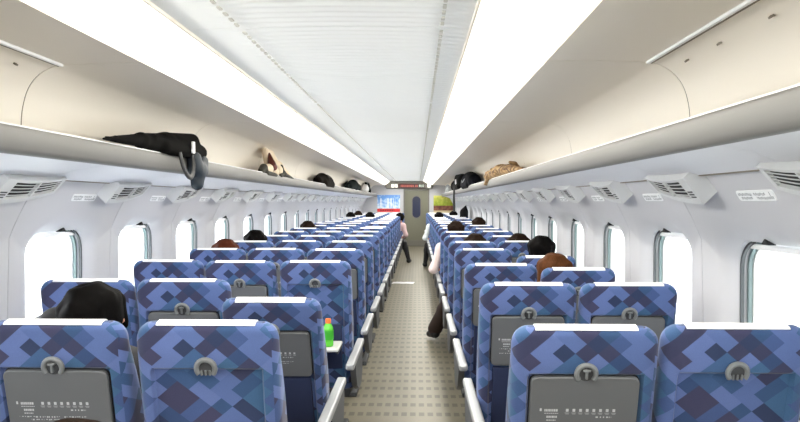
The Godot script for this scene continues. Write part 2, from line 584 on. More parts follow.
func build_shell() -> void:
	# floor
	var fl := boxpart("floor", Vector3(-0.305, -0.06, (FRONT + REAR) / 2), Vector3(3.8, 0.12, REAR - FRONT + 0.6), 0.004, M.floor, self)
	tag(fl, "beige vinyl train floor printed with rows of small darker rectangles", "floor", "", "structure")
	# walls
	var pane := wall_panel(true, PITCH)
	var tail := 22.85
	var blank := wall_panel(false, -FRONT - tail)
	for s in [1, -1]:
		var w := thing("wall_right" if s > 0 else "wall_left", "white moulded side wall with rounded window recesses on the " + side_word(s), "wall", Vector3(RIGHT_WALL if s > 0 else LEFT_WALL, 0, 0), "", "structure")
		for n in range(-3, 21):
			var o := part("wall_panel", pane, M.wall, w); o.position.z = window_z(n)
			if s < 0: o.rotation.y = PI
		var b := part("wall_panel", blank, M.wall, w); b.position.z = (FRONT - tail) / 2
		if s < 0: b.rotation.y = PI
		boxpart("upper_panel", Vector3(s * 0.08, 2.02, (FRONT + REAR) / 2), Vector3(0.1, 0.9, REAR - FRONT + 0.3), 0.003, M.wall, w)
		var bb := boxpart("baseboard_right" if s > 0 else "baseboard_left", Vector3((RIGHT_WALL - 0.02) if s > 0 else (LEFT_WALL + 0.02), 0.09, (FRONT + REAR) / 2), Vector3(0.036, 0.18, REAR - FRONT - 0.1), 0.006, M.base, self)
		tag(bb, "grey baseboard duct along the floor of the " + side_word(s), "baseboard", "", "structure")
	var back := boxpart("wall_rear", Vector3(-0.305, 1.2, REAR + 0.06), Vector3(3.7, 2.6, 0.1), 0.003, M.wall, self)
	tag(back, "white end wall of the carriage behind the viewer", "wall", "", "structure")
	# ceiling: ribbed centre panels, one per two rows
	var ce := thing("ceiling", "white ribbed carriage ceiling with beige coves on both sides", "ceiling", Vector3.ZERO, "", "structure")
	var mb := MB.new()
	var len := 2 * PITCH - 0.008
	var ribs := 30
	var xs := [-0.965, -0.80, -0.62, -0.34, -0.06, 0.12, 0.24]
	var low := []
	var z := 0.0
	for i in ribs * 4 + 1:
		var t := float(i) / (ribs * 4)
		var dip: float = [0.0, 0.0, 0.008, 0.008][i % 4]
		var r := PackedVector3Array()
		for x in xs:
			var arch := 0.018 * (1 - pow((x + 0.36) / 0.61, 2))
			var dd := dip if x > -0.75 and x < 0.2 else 0.0
			r.append(Vector3(x, EYE + 0.70 + arch + dd, -t * len))
		for k in range(xs.size() - 1, -1, -1): r.append(Vector3(xs[k], EYE + 0.76, -t * len))
		low.append(r)
	mb.loft(low)
	var panel := mb.done(20)
	var slots := MB.new()
	for i in 26:
		for x in [-0.72, 0.10]:
			rbox(slots, Vector3(x, EYE + 0.7045, -0.06 - i * 0.078), Vector3(0.014, 0.008, 0.036), 0.002, 1)
	var slot_mesh := slots.done()
	for k in range(-1, 11):
		var o := part("ceiling_panel", panel, M.ceiling, ce)
		o.position.z = -(2.75 - 2 * PITCH) - k * 2 * PITCH
		var q := part("air_slots", slot_mesh, M.slot, o); q.set_meta("kind", "stuff")
	var roof := boxpart("roof", Vector3(-0.305, EYE + 0.86, (FRONT + REAR) / 2), Vector3(3.5, 0.06, REAR - FRONT + 0.3), 0.003, M.ceiling, ce)
	# coves above the racks
	for s in [1, -1]:
		var pr := PackedVector2Array()
		if s > 0: pr = PackedVector2Array([Vector2(0.528, 0.573), Vector2(0.75, 0.569), Vector2(0.925, 0.562), Vector2(0.985, 0.548), Vector2(1.035, 0.515), Vector2(1.07, 0.468), Vector2(1.09, 0.41), Vector2(1.10, 0.34), Vector2(1.104, 0.20)])
		else: pr = PackedVector2Array([Vector2(-1.134, 0.573), Vector2(-1.30, 0.569), Vector2(-1.46, 0.562), Vector2(-1.52, 0.548), Vector2(-1.57, 0.515), Vector2(-1.605, 0.468), Vector2(-1.625, 0.41), Vector2(-1.636, 0.34), Vector2(-1.64, 0.20)])
		var fine := smooth_line(pr, 3)
		var poly := PackedVector2Array()
		for p in fine: poly.append(Vector2(p.x, p.y + EYE))
		for k in range(fine.size() - 1, -1, -1):
			var nrm := Vector2.ZERO
			var d := (fine[mini(k + 1, fine.size() - 1)] - fine[maxi(k - 1, 0)]).normalized()
			nrm = Vector2(-d.y, d.x) * s
			poly.append(Vector2(fine[k].x + nrm.x * 0.02, fine[k].y + EYE + nrm.y * 0.02))
		var cm := MB.new(); sweep(cm, poly, -len - 0.002, -0.002)
		var cove := cm.done(25)
		for k in range(-1, 11):
			var o := part("cove_panel", cove, M.cove, ce)
			o.position.z = -(2.75 - 2 * PITCH) - k * 2 * PITCH
			var gap := MB.new()
			var inner := PackedVector2Array()
			for p in fine: inner.append(Vector2(p.x, p.y + EYE + 0.004))
			for q in range(fine.size() - 1, -1, -1): inner.append(Vector2(fine[q].x + s * 0.012, fine[q].y + EYE + 0.014))
			sweep(gap, inner, -0.006, 0.006)
			part("joint_strip", gap.done(), M.seam, o)
		# the nearest cove has a long slot with a bright lip and three screws
		var sx := 0.925 if s > 0 else -1.455
		var lip := boxpart("slot_lip", Vector3(sx, EYE + 0.557, -1.70), Vector3(0.016, 0.012, 2.06), 0.004, M.white, ce)
		boxpart("slot_gap", Vector3(sx + s * 0.014, EYE + 0.556, -1.70), Vector3(0.008, 0.008, 2.06), 0.002, M.seam, ce)
		for zz in [-2.55, -2.28, -1.95, -1.6]:
			var sc := MB.new(); lathe(sc, PackedVector2Array([Vector2(0.0, 0), Vector2(0.009, 0), Vector2(0.009, 0.006), Vector2(0.0, 0.008)]), 10)
			var o := part("screw", sc.done(), M.seam, ce)
			o.position = Vector3(sx + s * 0.085, EYE + 0.524, zz); o.rotation.z = s * 0.6

func smooth_line(p: PackedVector2Array, n: int) -> PackedVector2Array:
	var o := PackedVector2Array()
	for i in p.size() - 1:
		var a := p[maxi(i - 1, 0)]; var d := p[mini(i + 2, p.size() - 1)]
		for k in n: o.append(p[i].cubic_interpolate(p[i + 1], a, d, float(k) / n))
	o.append(p[-1])
	return o

func build_lights() -> void:
	for s in [1, -1]:
		var t := thing("strip_light", "long glowing white ceiling light strip above the " + side_word(s), "light strip")
		var a := Vector2(0.222, 0.70) if s > 0 else Vector2(-0.945, 0.70)
		var b := Vector2(0.526, 0.574) if s > 0 else Vector2(-1.132, 0.574)
		var mid := (a + b) / 2 + Vector2(0.012 * s, -0.02)
		var line := smooth_line(PackedVector2Array([a, mid, b]), 4)
		var poly := PackedVector2Array()
		for p in line: poly.append(Vector2(p.x, p.y + EYE))
		for k in range(line.size() - 1, -1, -1): poly.append(Vector2(line[k].x + 0.008 * s, line[k].y + EYE + 0.018))
		var mb := MB.new(); sweep(mb, poly, -2 * PITCH + 0.001, -0.001)
		var mesh := mb.done(40)
		for k in range(-1, 11):
			var o := part("diffuser", mesh, M.lamp, t); o.position.z = -(2.75 - 2 * PITCH) - k * 2 * PITCH
		var bm := MB.new()
		rbox(bm, Vector3(a.x - 0.006 * s, a.y + EYE - 0.004, (FRONT + REAR) / 2), Vector3(0.010, 0.014, REAR - FRONT - 0.04), 0.002, 1)
		part("edge_bead", bm.done(), M.cove, t)
		var n := Vector3(-(b - a).y, (b - a).x, 0).normalized()
		if n.y > 0: n = -n
		for k in 3:
			var l := AreaLight3D.new(); l.name = numbered("lamp"); add_child(l)
			l.area_size = Vector2(a.distance_to(b) * 0.92, 8.2)
			l.area_normalize_energy = false
			l.light_color = Color(1.0, 0.985, 0.94)
			l.light_energy = 4.2
			l.shadow_enabled = true
			l.area_range = 30.0; l.area_attenuation = 2.0
			var c := Vector3(mid.x, mid.y + EYE, -2.3 - k * 8.3 + 0.0) + n * 0.02
			l.position = c
			l.basis = Basis(n.cross(Vector3.BACK).normalized() * -1.0, Vector3.BACK, Vector3.ZERO)
			var zax := -n
			var yax := Vector3(0, 0, -1)
			l.basis = Basis(yax.cross(zax).normalized(), yax, zax)

func build_racks() -> void:
	for s in [1, -1]:
		var t := thing("luggage_rack", "continuous overhead luggage rack with rounded grey lip above the windows, " + side_word(s), "luggage rack")
		var lx := 0.858 if s > 0 else -1.39
		var wx := 1.16 if s > 0 else -1.77
		var y := EYE
		var L := func(a: Array) -> PackedVector2Array:
			var o := PackedVector2Array()
			for p in a: o.append(Vector2(lx + s * p[0], y + p[1]))
			return o
		var lip: PackedVector2Array = L.call([[0.035, 0.262], [0.02, 0.266], [0.006, 0.262], [0.0, 0.252], [-0.002, 0.235], [0.0, 0.21], [0.006, 0.188], [0.014, 0.172], [0.03, 0.166], [0.05, 0.168], [0.05, 0.20], [0.042, 0.235]])
		var mb := MB.new(); sweep(mb, lip, FRONT + 0.01, REAR - 0.02)
		part("lip", mb.done(50), M.rack, t)
		var bead := MB.new(); rbox(bead, Vector3(lx + s * 0.024, y + 0.2675, (FRONT + REAR) / 2), Vector3(0.012, 0.008, REAR - FRONT - 0.06), 0.003, 1)
		part("lip_bead", bead.done(), M.white, t)
		var sh := MB.new()
		var dep: float = absf(wx - lx)
		sweep(sh, L.call([[0.045, 0.23], [0.044, 0.215], [dep - 0.02, 0.20], [dep - 0.02, 0.215]]), FRONT + 0.01, REAR - 0.02)
		part("shelf", sh.done(), M.rack, t)
		var sf := MB.new()
		sweep(sf, L.call([[0.046, 0.185], [0.046, 0.170], [dep * 0.5, 0.148], [dep - 0.035, 0.105], [dep - 0.02, 0.105], [dep - 0.02, 0.13]]), -PITCH + 0.002, -0.002)
		var sm := sf.done()
		for n in range(-3, 21):
			var o := part("soffit_panel", sm, M.soffit, t); o.position.z = window_z(n) + PITCH / 2
		var gm := MB.new(); rbox(gm, Vector3(lx + s * (dep - 0.026), y + 0.108, (FRONT + REAR) / 2), Vector3(0.02, 0.014, REAR - FRONT - 0.04), 0.003, 1)
		part("shadow_gap", gm.done(), M.seam, t)

func build_windows() -> void:
	var o := rrect(0.60, 0.62, 0.12, 11)
	var inset := func(d: float) -> PackedVector2Array: return rrect(0.60 - 2 * d, 0.62 - 2 * d, 0.12 - d, 11)
	var turn := Transform3D(Basis(Vector3(0, 0, 1), Vector3(0, 1, 0), Vector3(-1, 0, 0)), Vector3.ZERO)   # plate z -> -x (into the carriage)
	var mk := func(outer: PackedVector2Array, inner: PackedVector2Array, w0: float, w1: float) -> ArrayMesh:
		var mb := MB.new(); frame_ring(mb, outer, inner, -w1, -w0); mb.move(turn); return mb.done(30)
	var frame: ArrayMesh = mk.call(o, inset.call(0.022), 0.10, 0.128)
	var channel := func(d: float, w0: float, w1: float) -> ArrayMesh:      # runs down both sides and along the foot, open at the top
		var inner: PackedVector2Array = inset.call(d)
		var a := o.slice(13) + o.slice(0, 11); var b := inner.slice(13) + inner.slice(0, 11)
		var mb := MB.new(); mb.loft([lift(a, -w1), lift(a, -w0), lift(b, -w0), lift(b, -w1), lift(a, -w1)], false, false, false)
		mb.move(turn); return mb.done(30)
	var rail: ArrayMesh = channel.call(0.010, 0.052, 0.066)
	var seal: ArrayMesh = channel.call(0.015, 0.082, 0.098)
	var gb := MB.new(); plate(gb, inset.call(0.021), -0.118, -0.112, 0.0005); gb.move(turn)
	var glass := gb.done()
	var bb := MB.new(); rbox(bb, Vector3(0.072, 0.286, 0), Vector3(0.012, 0.022, 0.50), 0.004)
	var bar := bb.done()
	var hb := MB.new(); plate(hb, PackedVector2Array([Vector2(0.026, -0.012), Vector2(0.005, 0.012), Vector2(-0.005, 0.012), Vector2(-0.026, -0.012)]), -0.03, 0.0, 0.003); hb.move(turn)
	var handle := hb.done()
	for s in [1, -1]:
		for n in range(-3, 21):
			var place := "%s from the viewer on the %s" % [ORD[n], side_word(s)] if n >= 1 else "%s behind the viewer on the %s" % [ORD[1 - n], side_word(s)]
			var t := Node3D.new(); t.name = "window_%d" % (n + 4 + (24 if s < 0 else 0)); add_child(t)
			tag(t, "rounded train window with its blind raised, " + place, "window", "", "structure")
			t.position = Vector3((RIGHT_WALL if s > 0 else LEFT_WALL), 1.11, window_z(n))
			if s < 0: t.rotation.y = PI
			part("window_frame", frame, M.white, t)
			part("blind_rail", rail, M.rubber, t)
			part("window_seal", seal, M.teal, t)
			part("pane", glass, M.glass, t)
			part("blind_bar", bar, M.white, t)
			var h := part("blind_handle", handle, M.black, t); h.position = Vector3(0.0, 0.318, 0.0)
	# seat number plaques over the windows
	var pm := mat(Color.WHITE, 0.4, 0, tex(plaque_image()))
	var pb := MB.new(); plate(pb, rrect(0.26, 0.042, 0.012, 4), 0.0, 0.004, 0.001)
	var plaque := pb.done()
	for s in [1, -1]:
		for n in range(1, 16):
			var q := part("seat_plaque", plaque, pm, self)
			var w := (RIGHT_WALL - lean(1.60) - 0.001) if s > 0 else (LEFT_WALL + lean(1.60) + 0.001)
			q.position = Vector3(w, 1.602, window_z(n) + (0.16 if s > 0 else 0.0))
			q.rotation = Vector3(0, -PI / 2 * s, 0)
			q.basis = q.basis * Basis(Vector3.RIGHT, 0.52)
			tag(q, "small white seat number plaque above the %s window on the %s" % [ORD[n], side_word(s)], "plaque", "seat number plaques above the windows")
	# outside
	var g := boxpart("ground", Vector3(0, -8.2, -60), Vector3(1600, 0.4, 1600), 0.01, M.ground, self)
	tag(g, "pale open ground far below the train windows", "ground", "", "structure")
	for s in [1, -1]:
		var rng := RandomNumberGenerator.new(); rng.seed = 30 + s
		var nz := FastNoiseLite.new(); nz.seed = 6 + s; nz.frequency = 0.006
		var mb := MB.new()
		var rings := []
		for i in 61:
			var z := 500.0 - i * 26.0
			var h := 9.0 + 14.0 * (0.5 + nz.get_noise_1d(z))
			rings.append(PackedVector3Array([Vector3(s * 330.0, -8.1, z), Vector3(s * 380.0, -8 + h * 0.6, z), Vector3(s * 430.0, -8 + h, z), Vector3(s * 520.0, -8.1, z)]))
		mb.loft(rings)
		var hill := part("hills", mb.done(80), M.hill, self)
		tag(hill, "low pale hills on the horizon beyond the windows of the " + side_word(s), "hills", "", "structure")

func build_vents() -> void:
	# local axes for the two-seat side: x toward the wall, y up, -z away
	var frame := MB.new()
	var P := func(u: float, v: float, d: float) -> Vector3:      # u 0 far .. 1 near, v 0 top .. 1 bottom, d out of the face
		var top := Vector3(-0.085, lerpf(0.112, 0.096, u), lerpf(-0.25, 0.21, u))
		var bot := Vector3(-0.018, lerpf(0.040, -0.010, u), lerpf(-0.25, 0.25, u))
		var p := top.lerp(bot, v)
		p.y -= 0.012 * sin(PI * u)
		return p + Vector3(-0.7, -0.7, 0) * d
	var grid := func(mb: MB, u0: float, u1: float, v0: float, v1: float, d0: float, d1: float) -> void:
		var rings := []
		for i in 7:
			var u := lerpf(u0, u1, i / 6.0)
			rings.append(PackedVector3Array([P.call(u, v0, d0), P.call(u, v0, d1), P.call(u, v1, d1), P.call(u, v1, d0)]))
		mb.loft(rings)
	grid.call(frame, 0.0, 1.0, 0.0, 0.10, -0.11, 0.005)
	grid.call(frame, 0.0, 1.0, 0.80, 1.0, -0.11, 0.003)
	grid.call(frame, 0.0, 0.06, 0.10, 0.80, -0.11, 0.003)
	grid.call(frame, 0.84, 1.0, 0.10, 0.80, -0.11, 0.003)
	var fm := frame.done(25)
	var core := MB.new(); grid.call(core, 0.05, 0.85, 0.09, 0.81, -0.014, -0.010)
	var cm := core.done()
	var mull := MB.new(); grid.call(mull, 0.44, 0.465, 0.09, 0.81, -0.01, 0.004)
	var mm := mull.done()
	var tailm := MB.new()
	for i in 3: grid.call(tailm, 0.87, 0.965, 0.50 + i * 0.10, 0.545 + i * 0.10, -0.01, 0.0045)
	var tm := tailm.done()
	var slat := []
	for i in 4:
		var mb := MB.new(); grid.call(mb, 0.05, 0.85, 0.222 + i * 0.145, 0.246 + i * 0.145, -0.001, 0.002)
		slat.append(mb.done())
	for s in [1, -1]:
		var flip := Transform3D.IDENTITY
		var meshes := [fm, cm, mm, tm] + slat
		if s < 0:
			var out := []
			for m in meshes: out.append(mirrored(m))
			meshes = out
		for n in range(1, 21):
			var x := (1.155 if s > 0 else -1.765)
			var t := thing("air_vent", "white slatted air vent under the rack, %s from the viewer on the %s" % [ORD[n], side_word(s)], "air vent", Vector3(x, EYE + 0.0, window_z(n) + PITCH / 2 + 0.15), "air vents under the luggage racks")
			part("housing", meshes[0], M.grille, t)
			part("duct", meshes[1], M.black, t)
			part("mullion", meshes[2], M.grille, t)
			part("side_slots", meshes[3], M.dark, t)
			for i in 4: part("slat", meshes[4 + i], M.grille, t)

func mirrored(m: ArrayMesh) -> ArrayMesh:      # the same shape for the other side of the carriage
	var a := m.surface_get_arrays(0)
	var v: PackedVector3Array = a[Mesh.ARRAY_VERTEX]
	var n: PackedVector3Array = a[Mesh.ARRAY_NORMAL]
	for i in v.size():
		v[i].x = -v[i].x; n[i].x = -n[i].x
	for i in range(0, v.size(), 3):
		var t := v[i + 1]; v[i + 1] = v[i + 2]; v[i + 2] = t
		t = n[i + 1]; n[i + 1] = n[i + 2]; n[i + 2] = t
	a[Mesh.ARRAY_VERTEX] = v; a[Mesh.ARRAY_NORMAL] = n
	var o := ArrayMesh.new(); o.add_surface_from_arrays(Mesh.PRIMITIVE_TRIANGLES, a)
	return o

func build_end() -> void:
	var w := thing("wall_front", "white end wall of the carriage with door and posters", "wall", Vector3.ZERO, "", "structure")
	var x0 := -0.47; var x1 := 0.43
	boxpart("wall_panel", Vector3((x0 - 2.0) / 2, 1.2, FRONT - 0.05), Vector3(x0 + 2.0, 2.6, 0.1), 0.004, M.wall, w)
	boxpart("wall_panel", Vector3((x1 + 1.4) / 2, 1.2, FRONT - 0.05), Vector3(1.4 - x1, 2.6, 0.1), 0.004, M.wall, w)
	boxpart("wall_panel", Vector3((x0 + x1) / 2, 2.26, FRONT - 0.05), Vector3(x1 - x0, 0.48, 0.1), 0.004, M.wall, w)
	var d := Node3D.new(); d.name = "door_1"; add_child(d)
	tag(d, "olive grey sliding door with a tall oval window at the end of the aisle", "door", "", "structure")
	var cx := (x0 + x1) / 2
	d.position = Vector3(cx, 0, FRONT)
	var wide := x1 - x0
	boxpart("door_frame", Vector3(-wide / 2 + 0.025, 1.01, -0.02), Vector3(0.05, 2.02, 0.09), 0.006, M.header, d)
	boxpart("door_frame", Vector3(wide / 2 - 0.025, 1.01, -0.02), Vector3(0.05, 2.02, 0.09), 0.006, M.header, d)
	boxpart("door_frame", Vector3(0, 1.99, -0.02), Vector3(wide - 0.1, 0.06, 0.09), 0.006, M.header, d)
	var hole := rrect(0.31, 0.78, 0.154, 8)
	var ol := rrect(wide - 0.1, 1.97, 0.004, 8)
	var mb := MB.new()
	var hole_at := PackedVector2Array()
	for p in hole: hole_at.append(p + Vector2(0.0, 0.40))
	frame_ring(mb, ol, hole_at, -0.05, -0.01)
	var pan := part("door_panel", mb.done(), M.door, d); pan.position.y = 0.985
	var fr := MB.new(); frame_ring(fr, rrect(0.35, 0.82, 0.174, 8), rrect(0.28, 0.75, 0.139, 8), -0.052, 0.0)
	var f2 := part("window_rim", fr.done(), M.header, pan); f2.position.y = 0.40
	var gl := MB.new(); plate(gl, rrect(0.30, 0.77, 0.149, 8), -0.04, -0.03, 0.001)
	var gm := mat(rgb(44, 50, 76), 0.1)
	var g := part("window_pane", gl.done(), gm, pan); g.position.y = 0.40
	boxpart("kick_plate", Vector3(0, 0.12, -0.006), Vector3(wide - 0.12, 0.2, 0.008), 0.003, M.header, d)
	# display above the door
	var t := thing("header_display", "grey header box with a red scrolling text display above the end door", "display", Vector3(-0.26, 0, FRONT))
	var hb := MB.new()
	plate(hb, PackedVector2Array([Vector2(0.84, 2.13), Vector2(0.66, 2.28), Vector2(-0.68, 2.28), Vector2(-0.86, 2.13), Vector2(-0.80, 2.03), Vector2(0.78, 2.03)]), 0.0, 0.14, 0.02)
	part("box", hb.done(), M.header, t)
	var sb := MB.new(); plate(sb, rrect(0.94, 0.16, 0.01, 2), 0.0, 0.012, 0.002)
	var sp := part("screen", sb.done(), M.sign, t); sp.position = Vector3(0.07, 2.125, 0.138)
	var wl: StandardMaterial3D = M.lamp.duplicate(); wl.emission_energy_multiplier = 0.4
	for p in [[-0.58, 0.11], [-0.46, 0.09], [0.68, 0.12]]:
		var o := boxpart("indicator", Vector3(p[0], 2.125, 0.142), Vector3(p[1], 0.12, 0.012), 0.004, wl, t)
	# posters
	for k in 2:
		var pb := MB.new(); plate(pb, rrect(0.80, 0.62, 0.006, 2), 0.0, 0.012, 0.003)
		var o := part("poster", pb.done(), mat(Color.WHITE, 0.35, 0, tex(poster_image(k))), self)
		o.position = [Vector3(-0.995, 1.50, FRONT + 0.002), Vector3(0.98, 1.48, FRONT + 0.002)][k]
		tag(o, ["blue poster with white shapes and a red band at the foot, on the end wall", "poster of a yellow-green field over brown earth on the end wall"][k], "poster")

# ---------------------------------------------------------------- seats
const BACK_LEN := 0.807
const HALF := 0.224

func back_outline(y: float) -> Array:    # half width, rear z, front z
	var r := 0.055
	var w := HALF - 0.012 * clampf((0.25 - y) / 0.25, 0, 1)
	var t := y - (BACK_LEN - r)
	if t > 0: w = w - r + sqrt(maxf(r * r - t * t, 0.0))
	var rear := 0.06
	var up := smoothstep(BACK_LEN - 0.30, BACK_LEN, y)
	var front := -0.065 - 0.02 * sin(clampf((y - 0.05) / 0.5, 0, 1) * PI) + 0.056 * up
	rear -= 0.012 * smoothstep(BACK_LEN - 0.11, BACK_LEN, y)
	var q := 0.026
	var tt := y - (BACK_LEN - q)
	if tt > 0:
		var k := q - sqrt(maxf(q * q - tt * tt, 0.0))
		rear -= k; front += k
	return [maxf(w, 0.02), rear, front]

func back_mesh(extra := 0.0, y_from := 0.0, only_cover := false) -> ArrayMesh:
	var mb := MB.new()
	var ys := []
	var recess_top := BACK_LEN - 0.138
	for y in [0.0, 0.03, 0.1, 0.2, 0.3, 0.4, 0.5, 0.57, 0.62, recess_top - 0.012, recess_top, 0.70, 0.725, 0.745, BACK_LEN - 0.05, BACK_LEN - 0.04, BACK_LEN - 0.03, BACK_LEN - 0.022, BACK_LEN - 0.015, BACK_LEN - 0.009, BACK_LEN - 0.004, BACK_LEN - 0.0005]: ys.append(y)
	var rings := []; var uvs := []
	for y in ys:
		var b := back_outline(y)
		var w: float = b[0]; var zr: float = b[1]; var zf: float = b[2]
		var c := minf(0.035, (zr - zf) * 0.45)
		var pts := PackedVector3Array()
		var xs := [w - c, 0.178, 0.170, 0.09, 0.0, -0.09, -0.170, -0.178, -(w - c)]
		# rear face from +x to -x, then the side, the front, the other side (counter-clockwise seen from above)
		for x in xs:
			var xx: float = clampf(x, -(w - c), w - c)
			var dz := 0.0
			if absf(x) <= 0.1701 and y <= recess_top - 0.011: dz = -0.016
			pts.append(Vector3(xx, y, zr + dz))
		var arc := func(cx: float, cz: float, a0: float, sx: float) -> void:
			for i in range(1, 4):
				var a := a0 + sx * i / 3.0 * PI / 2
				pts.append(Vector3(cx + cos(a) * c, y, cz + sin(a) * c))
		arc.call(-(w - c), zr - c, PI / 2, 1)
		pts.append(Vector3(-w, y, zf + c))
		arc.call(-(w - c), zf + c, PI, 1)
		for x in [-0.09, 0.0, 0.09]: pts.append(Vector3(clampf(x, -(w - c), w - c), y, zf))
		pts.append(Vector3(w - c, y, zf))
		arc.call(w - c, zf + c, PI * 1.5, 1)
		pts.append(Vector3(w, y, zr - c))
		arc.call(w - c, zr - c, 0, 1)
		pts.remove_at(pts.size() - 1)
		var u := PackedVector2Array()
		var s := -(pts[0].x)
		for i in pts.size() + 1:
			u.append(Vector2(s / 0.41 + 0.5, -y / 0.47))
			if i < pts.size():
				var p := pts[i]; var q := pts[(i + 1) % pts.size()]
				s += Vector2(p.x - q.x, (p.z - q.z) * (1.0 if i > 8 else 0.3)).length()
		var cw := pts.duplicate(); cw.reverse()
		var wrap := u[0] - Vector2(u[-1].x - u[-2].x, 0)
		var cu := u.slice(0, pts.size()); cu.reverse(); cu.append(wrap)
		rings.append(cw); uvs.append(cu)
	mb.loft(rings, true, true, true, uvs)
	return mb.done(34)

func cover_mesh() -> ArrayMesh:       # white linen draped over the top of the backrest
	var mb := MB.new()
	var prof := PackedVector2Array()   # (z, y), from the rear edge over the top to the front
	for d in [0.006, 0.004, 0.002, 0.001]:
		prof.append(Vector2(back_outline(BACK_LEN - d)[1] + 0.0025, BACK_LEN - d + 0.003))
	for d in [0.001, 0.004, 0.009, 0.015, 0.03, 0.06, 0.12, 0.20, 0.27]:
		prof.append(Vector2(back_outline(BACK_LEN - d)[2] - 0.003, BACK_LEN - d + (0.003 if d < 0.02 else 0.0)))
	var rings := []
	for x in [-0.155, -0.153, -0.05, 0.05, 0.153, 0.155]:
		var r := PackedVector3Array()
		var t := 0.0028 if absf(x) < 0.154 else 0.0006
		for i in prof.size(): r.append(Vector3(x, prof[i].y, prof[i].x))
		for i in range(prof.size() - 1, -1, -1):
			var d := (prof[mini(i + 1, prof.size() - 1)] - prof[maxi(i - 1, 0)]).normalized()
			r.append(Vector3(x, prof[i].y + t * d.x, prof[i].x - t * d.y))
		rings.append(r)
	mb.loft(rings)
	return mb.done(40)

var SM := {}

func seat_meshes() -> void:
	SM.back = back_mesh()
	SM.cover = cover_mesh()
	var mb := MB.new(); plate(mb, rrect(0.332, 0.245, 0.022, 5), 0.046, 0.0635, 0.003)
	SM.tray = mb.done(30)
	mb = MB.new(); plate(mb, rrect(0.339, 0.252, 0.024, 5), 0.043, 0.0475, 0.001)
	SM.gap = mb.done(30)
	# round latch: ring open at the foot, disc and a turning knob
	mb = MB.new()
	var arc := PackedVector3Array()
	for i in 19:
		var a := deg_to_rad(-40 + 260.0 * i / 18)
		arc.append(Vector3(cos(a) * 0.029, sin(a) * 0.029, 0.066))
	tube(mb, arc, PackedFloat32Array([0.0085]), 8)
	SM.latch = mb.done(50)
	mb = MB.new()
	var disc := MB.new(); lathe(disc, PackedVector2Array([Vector2(0.024, 0.0), Vector2(0.024, 0.008), Vector2(0.0, 0.010)]), 18)
	mb.add(disc, Transform3D(Basis(Vector3.RIGHT, PI / 2), Vector3(0, 0, 0.058)))
	SM.disc = mb.done()
	mb = MB.new(); rbox(mb, Vector3(0, 0.002, 0.071), Vector3(0.008, 0.034, 0.012), 0.003); rbox(mb, Vector3(0, 0.014, 0.071), Vector3(0.024, 0.008, 0.012), 0.003)
	SM.knob = mb.done()
	mb = MB.new()
	for x in [-0.013, 0.0, 0.013]: rbox(mb, Vector3(x, -0.014, 0.068), Vector3(0.006, 0.018, 0.008), 0.002)
	SM.catch = mb.done()
	# elastic pocket low on the rear
	mb = MB.new()
	var rings := []
	for i in 9:
		var t := i / 8.0
		var y := lerpf(0.10, 0.40, t)
		var bulge := 0.012 * sin(t * PI * 0.75)
		rings.append(PackedVector3Array([Vector3(0.158, y, 0.043), Vector3(-0.158, y, 0.043), Vector3(-0.154, y, 0.050 + bulge), Vector3(-0.08, y, 0.053 + bulge * 1.3), Vector3(0.08, y, 0.053 + bulge * 1.3), Vector3(0.154, y, 0.050 + bulge)]))
		var rr: PackedVector3Array = rings[-1]; rr.reverse(); rings[-1] = rr
	mb.loft(rings)
	SM.pocket = mb.done(50)
	mb = MB.new(); rbox(mb, Vector3(0, 0.405, -0.15), Vector3(0.45, 0.11, 0.50), 0.035, 3)
	for i in mb.v.size(): mb.uv[i] = Vector2(mb.v[i].x, mb.v[i].z + mb.v[i].y) / 0.41
	SM.cushion = mb.done(60)
	mb = MB.new(); rbox(mb, Vector3(0, 0.615, 0.19), Vector3(0.05, 0.04, 0.76), 0.012, 2)
	SM.arm = mb.done(50)
	mb = MB.new()
	var side := PackedVector2Array([Vector2(0.36, 0.60), Vector2(-0.16, 0.60), Vector2(-0.18, 0.55), Vector2(-0.14, 0.42), Vector2(-0.06, 0.36), Vector2(0.10, 0.36), Vector2(0.24, 0.42), Vector2(0.33, 0.52)])
	var sw := MB.new(); plate(sw, side, -0.018, 0.018, 0.006)
	mb.add(sw, Transform3D(Basis(Vector3(0, 0, 1), Vector3(0, 1, 0), Vector3(-1, 0, 0)), Vector3.ZERO))
	SM.side = mb.done(30)
	mb = MB.new(); rbox(mb, Vector3(0, 0.19, -0.1), Vector3(0.16, 0.34, 0.26), 0.02); rbox(mb, Vector3(0, 0.33, -0.12), Vector3(0.40, 0.05, 0.40), 0.012)
	rbox(mb, Vector3(0, 0.02, -0.1), Vector3(0.30, 0.04, 0.40), 0.01)
	SM.pedestal = mb.done(30)
	mb = MB.new(); rbox(mb, Vector3.ZERO, Vector3(0.34, 0.018, 0.25), 0.006, 2, 0.02)
	mb.move(Transform3D(Basis(Vector3.RIGHT, 0), Vector3.ZERO))
	SM.board = mb.done(30)
	mb = MB.new(); rbox(mb, Vector3(0, -0.02, 0), Vector3(0.012, 0.02, 0.22), 0.003)
	SM.strut = mb.done(30)

const TILT := 0.1745   # rest angle of the backrest

